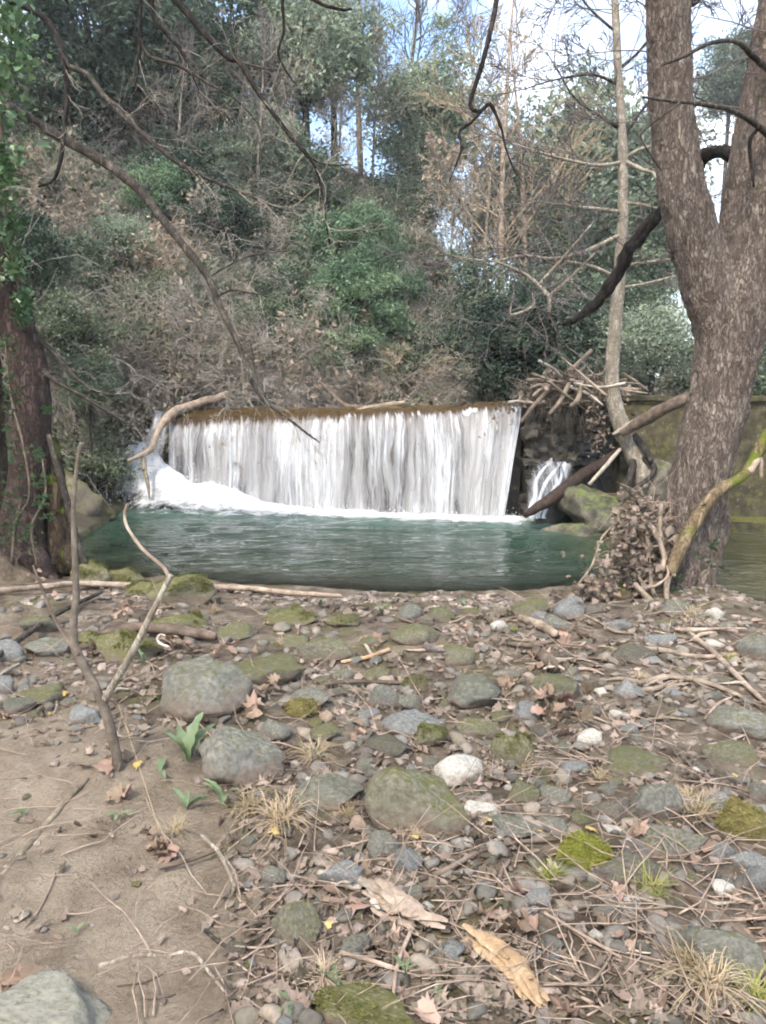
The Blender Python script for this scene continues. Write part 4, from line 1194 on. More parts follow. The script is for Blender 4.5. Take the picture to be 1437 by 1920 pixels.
lb = [([(-70, 190, 30, 6.75), (-10, 195, 22, 6.6), (40, 214, 18, 6.5), (110, 255, 18, 6.4), (190, 300, 18, 6.3), (255, 350, 17, 6.2), (300, 405, 15, 6.1), (345, 460, 15, 6.0), (390, 520, 13, 5.95), (412, 575, 12, 5.9), (445, 640, 10, 5.85), (462, 690, 9, 5.8), (490, 745, 8, 5.8), (535, 780, 6, 5.8), (575, 812, 4, 5.8), (600, 830, 2, 5.8)], 'greybark', 10),
      ([(112, 92, 8, 6.2), (122, 112, 9, 6.2), (132, 126, 10, 6.2), (165, 140, 9, 6.15), (200, 185, 9, 6.1), (250, 235, 9, 6.05), (320, 295, 8, 6.0), (380, 330, 6, 5.95), (455, 362, 5, 5.9), (530, 395, 2, 5.9)], 'greybark', 8),
      ([(-120, -60, 16, 6.4), (60, 20, 10, 6.3), (100, 55, 10, 6.25), (118, 110, 11, 6.2), (126, 170, 9, 6.2), (120, 250, 8, 6.15), (114, 300, 7, 6.1), (100, 338, 5, 6.1), (72, 350, 3, 6.1)], 'darkbark', 7),
      ([(-130, -250, 30, 6.2), (100, -200, 22, 5.9), (240, -90, 16, 5.7), (330, 0, 13, 5.6), (380, 58, 12, 5.55), (425, 105, 11, 5.5), (450, 116, 11, 5.5), (470, 150, 10, 5.5), (500, 195, 9, 5.45), (545, 255, 8, 5.4), (560, 272, 8, 5.4), (590, 310, 5, 5.4), (600, 345, 4, 5.4), (608, 380, 3, 5.4), (615, 440, 2, 5.4)], 'darkbark', 8),
      ([(240, -90, 10, 5.7), (262, -10, 8, 5.7), (263, 60, 7, 5.7), (260, 120, 6, 5.7), (252, 172, 2, 5.7)], 'darkbark', 6),
      ([(262, -10, 8, 5.7), (283, 0, 8, 5.75), (290, 35, 8, 5.75), (315, 65, 7, 5.75), (340, 95, 6, 5.75), (356, 130, 4, 5.75), (375, 175, 2, 5.75)], 'darkbark', 6),
      ([(263, 70, 5, 5.7), (280, 105, 6, 5.7), (335, 123, 6, 5.7), (380, 150, 5, 5.7), (440, 185, 3, 5.7), (485, 232, 2, 5.7)], 'greybark', 6),
      ([(330, 0, 10, 5.6), (430, -80, 9, 5.5), (525, -50, 8, 5.5), (530, 10, 6, 5.5), (532, 60, 5, 5.5), (522, 98, 5, 5.5), (535, 130, 3, 5.5), (552, 155, 2, 5.5)], 'darkbark', 6),
      ([(525, -50, 7, 5.5), (575, -10, 6, 5.5), (605, 8, 6, 5.5), (640, 18, 5, 5.5), (660, 17, 3, 5.5)], 'darkbark', 6),
      ([(560, 272, 4, 5.4), (590, 300, 4, 5.4), (625, 310, 3, 5.4), (655, 308, 2, 5.4)], 'greybark', 5),
      ([(450, 116, 5, 5.5), (495, 128, 4, 5.5), (520, 132, 2, 5.5)], 'greybark', 5),
      ([(390, 520, 5, 5.95), (425, 500, 4, 6), (470, 480, 3, 6), (540, 470, 2, 6)], 'greybark', 5),
      ([(405, 558, 5, 5.95), (430, 545, 4, 6), (465, 548, 3, 6), (520, 560, 2, 6)], 'greybark', 5),
      ([(500, 750, 4, 5.8), (480, 700, 4, 5.85), (470, 640, 3, 5.9)], 'greybark', 5),
      ([(75, 690, 12, 7.0), (105, 715, 8, 6.9), (150, 740, 7, 6.9), (200, 770, 6, 6.8), (250, 800, 3, 6.8)], 'greybark', 6),
      ([(75, 640, 9, 7.0), (110, 670, 8, 6.9), (145, 710, 6, 6.9), (190, 735, 4, 6.8), (235, 742, 2, 6.8)], 'greybark', 6)]
rt = []
for pl, mt_, k in lb:
    bo = branch(pl, M[mt_], lt, k, .13, n=max(18, len(pl) * 6))
    rt = []
    pts = [P(a, b, d) for a, b, w, d in pl]
    for i in range(max(1, len(pts) // 2), len(pts)):
        for _ in range(2 if pl[i][1] > -20 else 0):
            f = rng.random()
            rt.append((pts[i] * f + pts[i - 1] * (1 - f), (pts[i] - pts[i - 1]) * 1.5 + rng.normal(0, .2, 3)))
    if rt: crown_twigs(int(abs(pl[0][1]) + pl[-1][0]), rt, .32, .0032, 2, M['twigbrown'], 'twigs', bo, .0012, kids=3, wander=.22, up=-.02, shrink=.6)['kind'] = 'stuff'

# ------------------------------------------------------------------ ivy on the left trunks
def ivy_leaf():
    a = np.array([(0, 0), (.28, -.12), (.5, .08), (.3, .28), (.34, .5), (.12, .5), (0, .95), (-.12, .5), (-.34, .5), (-.3, .28), (-.5, .08), (-.28, -.12)])
    z = -.12 * (np.abs(a[:, 0]) ** 1.2) * 2 - .1 * a[:, 1] ** 2
    V = np.vstack([np.c_[a, z], [0, .25, .05]])
    n = len(a)
    return V, np.array([[n, i, (i + 1) % n] for i in range(n)])
IV, IF = ivy_leaf()
ivy_me = mesh_np('ivy_leaf', IV, [IF], M['ivy'])
def ivy(name, label, spots, nleaf, size, stems, stuff=0):
    """spots: list of (px, py, Y, spread px)"""
    o0 = P(*spots[-1][:3])
    root = empty(name, o0)
    tag(root, label, 'ivy')
    for pl in stems:
        p, r = stem(pl)
        ob('stem', limb_mesh('stem', [(p - o0, r)], M['brownwood'], k=5, knob=.1, seed=int(pl[0][1])), root)
    def spot():
        s_ = spots[rng.integers(len(spots))]
        return P(s_[0] + rng.normal(0, s_[3]), s_[1] + rng.normal(0, s_[3] * 1.2), s_[2] + rng.normal(0, .05)) - o0
    for _ in range(nleaf):
        e = Euler((rng.uniform(.9, 2.0), rng.uniform(-.5, .5), rng.uniform(-.9, .9) + math.pi), 'XYZ')
        e = (Matrix.Rotation(rng.uniform(-.9, .9), 3, 'Z') @ Matrix.Rotation(rng.uniform(1.9, 2.7), 3, 'X') @ Matrix.Rotation(rng.uniform(-.5, .5), 3, 'Y')).to_euler()
        ob('leaf', ivy_me, root, spot(), e, size * rng.uniform(.6, 1.3))
    if stuff:
        C = np.array([spot() for _ in range(stuff)])
        V, F = leaves(C, size * .9, rng, .3, .8, .3)
        tag(ob('leaf_mass', mesh_np('ivy_mass', V, [F], M['ivy'], False), root), kind='stuff')
ivy('ivy', 'ivy hanging down the left edge over the leaning tree',
    [(0, 40, 6.2, 22), (10, 120, 6.2, 20), (12, 210, 6.3, 22), (14, 290, 6.3, 22), (10, 360, 6.4, 20), (16, 430, 6.6, 15), (26, 500, 6.7, 12), (42, 560, 6.75, 9), (44, 585, 6.75, 8), (0, 320, 6.3, 20), (30, 70, 6.2, 26)], 230, .062,
    [[(-40, -60, 8, 6.4), (-5, 120, 8, 6.35), (5, 300, 7, 6.4), (15, 430, 6, 6.6), (40, 570, 4, 6.8)]], 900)
ivy('ivy', 'ivy climbing the mossy lower trunks beside the pool',
    [(20, 690, 6.75, 12), (30, 740, 6.75, 10), (10, 800, 6.75, 16), (25, 850, 6.7, 14), (40, 880, 6.65, 12), (78, 905, 6.6, 9), (84, 940, 6.6, 9), (86, 970, 6.6, 8), (40, 960, 6.6, 14), (15, 940, 6.6, 12), (20, 1000, 6.6, 14), (88, 770, 6.75, 4), (72, 850, 6.65, 8), (5, 650, 6.7, 14), (0, 720, 6.7, 12), (8, 900, 6.6, 14), (5, 1020, 6.6, 14), (50, 1010, 6.55, 12)], 270, .05,
    [[(22, 1060, 7, 6.7), (30, 980, 6, 6.7), (55, 930, 5, 6.62), (45, 840, 5, 6.65), (20, 740, 4, 6.75), (10, 640, 3, 6.8)], [(70, 1060, 6, 6.65), (60, 990, 6, 6.65), (85, 930, 5, 6.62), (80, 860, 4, 6.65)]])
ivy('ivy', 'few ivy leaves at the foot of the double-stemmed tree',
    [(1335, 1020, 6.0, 7), (1340, 1055, 6.0, 10), (1320, 1060, 6.0, 6), (1280, 1090, 5.9, 10), (1310, 950, 6.0, 8)], 24, .055, [[(1330, 1100, 4, 6.02), (1335, 1050, 4, 6.02), (1330, 990, 3, 6.02)]])

# ------------------------------------------------------------------ background vegetation
def crown_shape(seed, n, clumps, leaf, flat=.85, spread=.18, up=.5, aspect=.5, core=.35):
    rg = np.random.default_rng(seed)
    d = rg.normal(0, 1, (clumps, 3))
    d /= np.linalg.norm(d, axis=1, keepdims=True)
    rad = rg.uniform(core, 1.05, clumps) ** .6 * (1 + .5 * fbm(d[:, 0] * 2 + seed, d[:, 1] * 2, d[:, 2] * 2, 2, 5))
    cen = d * rad[:, None] * [1, 1, flat]
    w = rg.uniform(.4, 1.3, clumps)
    pick = rg.choice(clumps, n, p=w / w.sum())
    off = rg.normal(0, 1, (n, 3)) * spread * rg.uniform(.5, 1.3, (clumps, 1))[pick] * [1, 1, .7]
    V, F = leaves(cen[pick] + off, leaf, rg, up, aspect)
    return V, F, cen
def skeleton(seed, cen, base, r0=.05):
    rg = np.random.default_rng(seed)
    out = []
    base = np.array(base, float)
    hub = np.array([0, 0, -.35])
    for c_ in cen[:: max(1, len(cen) // 40)]:
        h_ = hub + rg.normal(0, .12, 3)
        q = spline(np.array([base * .2 + h_ * .8, h_ * .5 + c_ * .5 + rg.normal(0, .06, 3), c_ * .95]), 5)
        out.append((q, np.linspace(r0 * .45, r0 * .08, 5)))
    tr_ = spline(np.array([base, base * .55 + hub * .45 + rg.normal(0, .05, 3), hub, [0, 0, .1]]), 5)
    out.append((tr_, np.linspace(r0, r0 * .5, 5)))
    return out

PROTO = {}
def crown_proto(key, seed, n, clumps, leaf, mat, base=-1.6, **kw):
    V, F, cen = crown_shape(seed, n, clumps, leaf, **kw)
    PROTO[key] = [('crown', mesh_np(key + '_crown', V, [F], M[mat], False)), ('trunk', twig_mesh(key + '_trunk', skeleton(seed, cen, (0, 0, base)), M['greybark'], 5))]
crown_proto('ev_a', 1, 15000, 110, .08, 'evergreen')
crown_proto('ev_b', 2, 15000, 90, .08, 'evergreen', flat=1.15)
crown_proto('ev_c', 3, 13000, 80, .085, 'darkgreen', flat=1.0)
crown_proto('pale_a', 4, 16000, 120, .07, 'palegreen', flat=.8)
crown_proto('pale_b', 5, 16000, 110, .07, 'palegreen', flat=1.1)
crown_proto('lau_a', 6, 10000, 90, .095, 'laurel', base=-1.0, flat=.8, aspect=.42)
crown_proto('lau_b', 7, 10000, 80, .09, 'laurel', base=-1.0, flat=1.0, aspect=.42)
crown_proto('und_a', 8, 8000, 70, .085, 'undergrowth', base=-1.0, flat=.8, spread=.22)
crown_proto('cur_a', 41, 8000, 60, .075, 'undergrowth', base=-1.8, flat=1.9, spread=.16, aspect=.6)
crown_proto('cur_b', 42, 8000, 50, .08, 'laurel', base=-1.8, flat=1.7, spread=.16, aspect=.5)
crown_proto('dead_a', 9, 2600, 60, .10, 'deadleaf', base=-1.4, spread=.2)

def shrub_proto(key, seed, stems_, L, r, depth, mat, dead=0, droop=.0, tilt=.7, rmin=.003, **kw):
    rg = np.random.default_rng(seed)
    out = []
    for i in range(stems_):
        a = rg.uniform(0, 2 * math.pi)
        grow(rg, (rg.normal(0, .12), rg.normal(0, .12), -.1), (math.cos(a) * tilt * rg.uniform(.3, 1), math.sin(a) * tilt * rg.uniform(.3, 1), 1), L * rg.uniform(.7, 1.2), r, depth, out, up=droop, **kw)
    parts = [('branches', twig_mesh(key, out, M[mat], 3, rmin))]
    if dead:
        tips = np.array([o[0][-1 - rg.integers(3)] for o in out])
        C = tips[rg.integers(0, len(tips), dead)] + rg.normal(0, .04, (dead, 3))
        V, F = leaves(C, .075, rg, .1, .6, .4)
        parts.append(('foliage', mesh_np(key + '_leaf', V, [F], M['deadleaf'], False)))
    PROTO[key] = parts
shrub_proto('bare_a', 21, 7, 1.3, .014, 3, 'twigbrown', 0, -.03, kids=5, wander=.25, shrink=.62)
shrub_proto('bare_b', 22, 8, 1.4, .013, 3, 'twiggrey', 0, -.05, kids=5, wander=.22, shrink=.6, tilt=1.1)
shrub_proto('bare_c', 23, 6, 1.3, .013, 3, 'twigbrown', 600, -.04, kids=5, wander=.28, shrink=.65)
shrub_proto('bare_d', 24, 7, 1.5, .012, 3, 'twigtan', 500, -.1, kids=5, wander=.2, shrink=.6, tilt=1.2)
shrub_proto('vine', 25, 26, 1.7, .008, 2, 'twiggrey', 120, -.22, kids=5, wander=.2, shrink=.5, tilt=1.3)
def tall_proto(key, seed, mat, Hh=8.0, n1=34, r=.09, dead=0):
    rg = np.random.default_rng(seed)
    out = []
    q = spline(np.array([[0, 0, -.3], [rg.normal(0, .1), rg.normal(0, .1), Hh * .35], [rg.normal(0, .25), rg.normal(0, .25), Hh * .7], [rg.normal(0, .4), 0, Hh]]), 24)
    tr_ = limb_mesh(key + '_trunk', [(q[::3], np.linspace(r, r * .18, 8))], M['palebark'] if mat != 'twigtan' else M['driftwood'], k=7, n=30, knob=.08, seed=seed)
    for i in range(n1):
        t = .28 + .7 * (i + rg.random()) / n1
        p_ = q[min(int(t * 23), 22)]
        a = rg.uniform(0, 2 * math.pi)
        grow(rg, p_, (math.cos(a), math.sin(a), rg.uniform(.6, 1.4)), (1.15 - t) * Hh * .34 * rg.uniform(.7, 1.2), r * (1.1 - t) * .42, 2, out, kids=5, wander=.16, up=.08, shrink=.55)
    parts = [('trunk', tr_), ('crown', twig_mesh(key + '_crown', out, M[mat], 3, .008))]
    if dead:
        tips = np.array([o[0][-1 - rg.integers(3)] for o in out])
        C = tips[rg.integers(0, len(tips), dead)] + rg.normal(0, .06, (dead, 3))
        V, F = leaves(C, .11, rg, .1, .6, .4)
        parts.append(('foliage', mesh_np(key + '_leaf', V, [F], M['deadleaf'], False)))
    PROTO[key] = parts
tall_proto('tall_a', 31, 'skytwig', 8.5, 34)
tall_proto('tall_b', 32, 'twigtan', 8.5, 20)
tall_proto('tall_c', 33, 'twigbrown', 7.5, 34, .08, 1500)

def plant(key, name, loc, s, label, cat, group=None, rz=None, lean=0.0):
    root = empty(name, loc, (lean * rng.uniform(-1, 1), lean * rng.uniform(-1, 1), rng.uniform(0, 6.28) if rz is None else rz), s)
    for nm, me in PROTO[key]:
        ob(nm, me, root)
    tag(root, label, cat, group)
    return root

def crown_at(key, name, px, py, Y, rad_px, label, cat='tree', flat=1.0, group=None):
    """crown centred on a photo pixel at distance Y, its trunk reaching down to the slope"""
    c_ = P(px, py, Y)
    s_ = pxr(rad_px, Y)
    o = plant(key, name, c_, (s_, s_, s_ * flat), label, cat, group)
    zg = float(H(c_[0], c_[1]))
    low = c_[2] - 1.3 * s_ * flat
    if zg < low - .1:
        e = o.matrix_basis.inverted()
        a, b = e @ Vector((c_[0], c_[1], zg - .2)), e @ Vector((c_[0], c_[1], c_[2] - .4 * s_ * flat))
        pts = spline(np.array([a, np.array(a) * .5 + np.array(b) * .5 + rng.normal(0, .05, 3), b]), 5)
        ob('trunk', twig_mesh('trunk', [(pts, np.linspace(.09, .05, 5))], M['greybark'], 6), o)
    return o
# evergreens picked out in the photograph
E = [('pale_a', 800, 205, 24, 105, 'tall grey-green evergreen tree in the middle against the sky'),
     ('pale_b', 790, 290, 23.5, 70, 'dark lower crown under the tall grey-green evergreen'),
     ('pale_b', 1090, 320, 26, 150, 'broad pale evergreen tree right of centre behind the slender tree'),
     ('pale_a', 1180, 330, 27, 130, 'rounded glare-paled evergreen between the slender tree and the big left stem'),
     ('pale_b', 985, 380, 27, 110, 'glare-paled evergreen left of the broad pale evergreen'),
     ('ev_a', 1130, 470, 22, 110, 'dense evergreen under the broad pale crown'),
     ('ev_b', 1215, 480, 21, 85, 'dark evergreen just left of the big left stem'),
     ('pale_a', 1225, 640, 14.6, 85, 'pale grey-green bush over the wall beside the big trunk'),
     ('ev_a', 1190, 590, 16, 70, 'grey-green bush above and behind the pale wall bush'),
     ('ev_c', 1000, 640, 15.2, 100, 'dark evergreen bush behind the driftwood heap'),
     ('ev_c', 930, 650, 15.6, 85, 'dark evergreen bush left of the driftwood heap over the water'),
     ('ev_a', 1060, 600, 16.5, 95, 'grey-green evergreen above the dark driftwood bushes'),
     ('ev_a', 900, 560, 18, 75, 'small evergreen above the brown brush mound'),
     ('lau_a', 650, 560, 15.2, 72, 'bright green laurel bush above the middle of the weir'),
     ('lau_b', 715, 505, 16.2, 66, 'laurel bush rising right of the bright green one'),
     ('lau_b', 560, 640, 15.0, 80, 'low green laurel bush over the left half of the weir'),
     ('lau_a', 660, 665, 14.8, 62, 'low laurel bush just behind the weir crest'),
     ('lau_b', 590, 560, 15.6, 50, 'small laurel left of the bright green laurel'),
     ('lau_a', 725, 600, 15.4, 48, 'narrow laurel right of the low laurel bush'),
     ('lau_b', 690, 430, 17.2, 52, 'topmost laurel of the green patch on the slope'),
     ('lau_a', 520, 590, 15.4, 44, 'small laurel at the left end of the green patch'),
     ('und_a', 620, 620, 14.9, 50, 'leafy undergrowth between the two low laurels'),
     ('und_a', 745, 680, 14.9, 40, 'leafy undergrowth left of the brush mound'),
     ('und_a', 490, 690, 14.2, 48, 'leafy undergrowth above the left half of the crest'),
     ('pale_a', 235, 450, 14.5, 55, 'pale leafy shrub under the long overhanging branch'),
     ('und_a', 330, 560, 14.2, 55, 'dull green shrub in the middle of the left slope'),
     ('pale_b', 400, 300, 18, 60, 'pale evergreen shrub high on the left slope'),
     ('pale_a', 500, 260, 19, 65, 'pale evergreen shrub right of the bare grey tree'),
     ('lau_a', 620, 470, 17.0, 75, 'dull green laurel high on the slope'),
     ('ev_a', 560, 360, 18.5, 80, 'blue-green evergreen clump in the middle of the slope'),
     ('ev_c', 330, 330, 17, 75, 'dark green clump on the upper left slope'),
     ('lau_b', 290, 355, 16, 60, 'pale-leaved bush behind the long overhanging branch'),
     ('ev_a', 440, 60, 21, 120, 'tall evergreen at the top left of the slope'),
     ('pale_a', 570, 110, 20, 105, 'grey-green evergreen tree near the top of the slope'),
     ('pale_b', 625, 60, 21, 85, 'pale evergreen at the edge of the sky'),
     ('ev_c', 180, 60, 18, 130, 'very dark evergreen in the upper left corner'),
     ('ev_c', 90, 190, 17, 110, 'dark evergreen behind the ivy curtain'),
     ('ev_c', 300, 110, 19, 100, 'dark evergreen right of the corner evergreen'),
     ('ev_c', 370, 210, 18.5, 80, 'dark green gap-filling evergreen below the top crowns'),
     ('ev_c', 430, 420, 16, 60, 'dark shrub in the hollow of the left slope'),
     ('und_a', 130, 620, 11.8, 75, 'green undergrowth bush behind the leaning trunk'),
     ('ev_a', 170, 720, 11.5, 50, 'low dark bush beside the leaning trunk above the pool'),
     ('ev_c', 60, 480, 12.5, 70, 'shaded bush behind the bend of the leaning trunk'),
     ('und_a', 330, 690, 13.6, 60, 'low leafy bush above the bent driftwood'),
     ('lau_b', 450, 735, 13.9, 34, 'fern-green plant at the end of the bent driftwood'),
     ('pale_a', 1440, 720, 16, 55, 'pale bush beyond the wall at the right edge'),
     ('ev_a', 1370, 150, 40, 60, 'far evergreen crown between the two stems of the big tree'),
     ('ev_b', 1430, 130, 42, 70, 'far evergreen crown behind the right stem')]
for key, a, b, Yd, rp, lab in E:
    crown_at(key, 'evergreen_tree' if rp >= 80 and key[:2] in ('ev', 'pa') else 'evergreen_bush', a, b, Yd, rp, lab, 'tree' if rp >= 80 and key[:2] in ('ev', 'pa') else 'bush')

def at_px(px, Y):
    x = (px - 718.5) / FPX * Y * 1.01
    return np.array([x, Y, float(H(x, Y)) - .05])
Tt = [('tall_b', 940, 22, 1.35, 'tall tan bare tree in the middle against the sky'), ('tall_b', 975, 23.5, 1.25, 'tall bare tree leaning right of the tan one'),
      ('tall_a', 885, 26, 1.25, 'thin grey bare tree left of the tan tree'), ('tall_a', 1040, 28, 1.3, 'grey bare tree above the broad pale evergreen'),
      ('tall_c', 700, 22, .6, 'bare tree with brown leaves beside the slope edge'), ('tall_c', 840, 19, .72, 'small tree with orange dead leaves below the hanging twig'),
      ('tall_a', 760, 27, 1.2, 'grey bare tree behind the tall grey-green evergreen'), ('tall_a', 1110, 30, 1.3, 'far bare tree beside the slender trunk'),
      ('tall_c', 640, 20, .5, 'brown-leaved tree at the right end of the high slope'), ('tall_a', 500, 18, .6, 'bare grey tree rising from the middle of the slope'),
      ('tall_a', 1330, 34, .9, 'far bare tree in the fork of the big tree'), ('tall_a', 350, 17, .55, 'bare tree on the left slope under the dark crowns'),
      ('tall_a', 680, 24, 1.1, 'bare tree at the left edge of the open sky'), ('tall_b', 905, 20, .8, 'golden twiggy tree above the brush mound')]
for key, a, Yd, s_, lab in Tt:
    plant(key, 'bare_tree', at_px(a, Yd), s_, lab, 'tree', lean=.05)
# shrubs that cover the slope
bands = [(0, 'far left slope'), (140, 'left slope'), (290, 'slope left of laurels'), (420, 'slope beside laurels'), (560, 'slope behind laurels'), (690, 'slope by brush mound'), (840, 'bank behind abutment'), (1010, 'bank behind wall')]
for i in range(255):
    px = rng.uniform(-20, 1000) if i < 155 else (rng.uniform(1000, 1450) if i < 170 else rng.uniform(60, 520))
    Yd = 13.2 + 9 * rng.random() ** 1.3
    if px < 230: Yd = rng.uniform(11.5, 19)
    if i >= 170: Yd = rng.uniform(12.5, 16.5)
    if i >= 215: px = rng.uniform(120, 860)
    pos = at_px(px, Yd)
    wl = weir_y(pos[0])
    if pos[1] < max(wl + .8, toe_y(pos[0]) - .2) and px > 200:
        pos = at_px(px, float(toe_y(pos[0])) + rng.uniform(0, 3))
    if pos[0] > 3.4: pos = at_px(px, rng.uniform(14, 22))
    if i >= 215: pos = at_px(px, float(toe_y(pos[0])) + rng.uniform(-.1, .9))
    key = rng.choice(['bare_a', 'bare_b', 'bare_c', 'bare_d', 'vine', 'und_a', 'ev_a'], p=[.16, .18, .12, .06, .2, .18, .1] if i < 215 else [.3, .25, .15, .1, .2, 0, 0])
    s_ = rng.uniform(.75, 1.25)
    band = [b for a, b in bands if px >= a or a == 0][-1]
    hgt = 'low' if pos[1] < 15 else ('midway' if pos[1] < 18 else 'high')
    desc = {'bare_a': 'bare brown shrub', 'bare_b': 'bare grey spreading shrub', 'bare_c': 'bare shrub with withered leaves', 'bare_d': 'drooping tan shrub', 'vine': 'tangle of hanging brown vines', 'und_a': 'dull green leafy shrub', 'ev_a': 'small evergreen shrub'}[key]
    lab = f'{desc} {hgt} on {band}'
    if key in ('und_a', 'ev_a'):
        pos[2] += .55 * s_
        s_ *= .85
    plant(key, 'shrub', pos, s_, lab, 'shrub', 'shrubs covering the wooded slope')
for i in range(18):                                       # curtains of ivy and creeper down the steep bank
    px = rng.uniform(60, 640)
    pos = at_px(px, rng.uniform(13.2, 18.5))
    if pos[1] < toe_y(pos[0]) - .1: pos = at_px(px, float(toe_y(pos[0])) + rng.uniform(.1, 3))
    s_ = rng.uniform(.42, .75)
    band = [b for a, b in bands if px >= a or a == 0][-1]
    hgt = 'low' if pos[1] < 15 else ('midway' if pos[1] < 17 else 'high')
    k = str(rng.choice(['cur_a', 'cur_b'], p=[.75, .25]))
    lab = f'{"olive" if k == "cur_a" else "green"} creeper curtain {hgt} on {band}'
    pos[2] += .75 * s_
    plant(k, 'creeper', pos, s_, lab, 'creeper', 'creeper curtains on the wooded slope', lean=.2)
# brown brush mound behind the crest
for a, b, s_, lab in [(770, 15.0, 1.0, 'large mound of drooping brown brush behind the weir crest'), (815, 15.3, .85, 'right half of the drooping brush mound by the dark bushes'), (740, 15.6, .9, 'left half of the drooping brush mound by the laurels')]:
    o = plant('vine', 'brush_mound', at_px(a, b), s_ * .8, lab, 'brush')
    o.location.z = 1.45

# leafy ground cover on the slope: nobody could count it
n = 130000
gx_ = rng.uniform(-11, 7, n)
gy_ = rng.uniform(9, 27, n)
ok = (gy_ > np.maximum(weir_y(gx_) + .7, toe_y(gx_) - .4)) | (gx_ < left_x(gy_) - .5)
gx_, gy_ = gx_[ok], gy_[ok]
dens = fbm(gx_ * .6, gy_ * .6, 0, 3, 91) > -.1
gx_, gy_ = gx_[dens], gy_[dens]
C = np.stack([gx_, gy_, H(gx_, gy_) + np.abs(rng.normal(0, .16, len(gx_)))], -1)
V, F = leaves(C, .085, rng, .4, .6, .3)
tag(ob('ground_cover', mesh_np('ground_cover', V, [F], M['undergrowth'], False)), 'leafy ground cover over the wooded slope', 'undergrowth', kind='stuff')
out = []
for _ in range(1500):                                     # dry stems and creepers
    x, y = rng.uniform(-9, 3), rng.uniform(11, 21)
    if not (y > max(weir_y(x) + .7, toe_y(x) - .3) or x < left_x(y) - .6): continue
    z = float(H(x, y, False))
    grow(rng, (x, y, z + rng.uniform(0, 1.6)), (rng.normal(0, .8), rng.normal(-.3, .4), rng.normal(.1, .7)), rng.uniform(.7, 2.2), .006, 0, out, m=6, wander=.3, up=-.08)
tag(ob('creepers', twig_mesh('creepers', out, M['twiggrey'], 3, .004)), 'tangle of dry creeper stems over the wooded slope', 'creepers', kind='stuff')

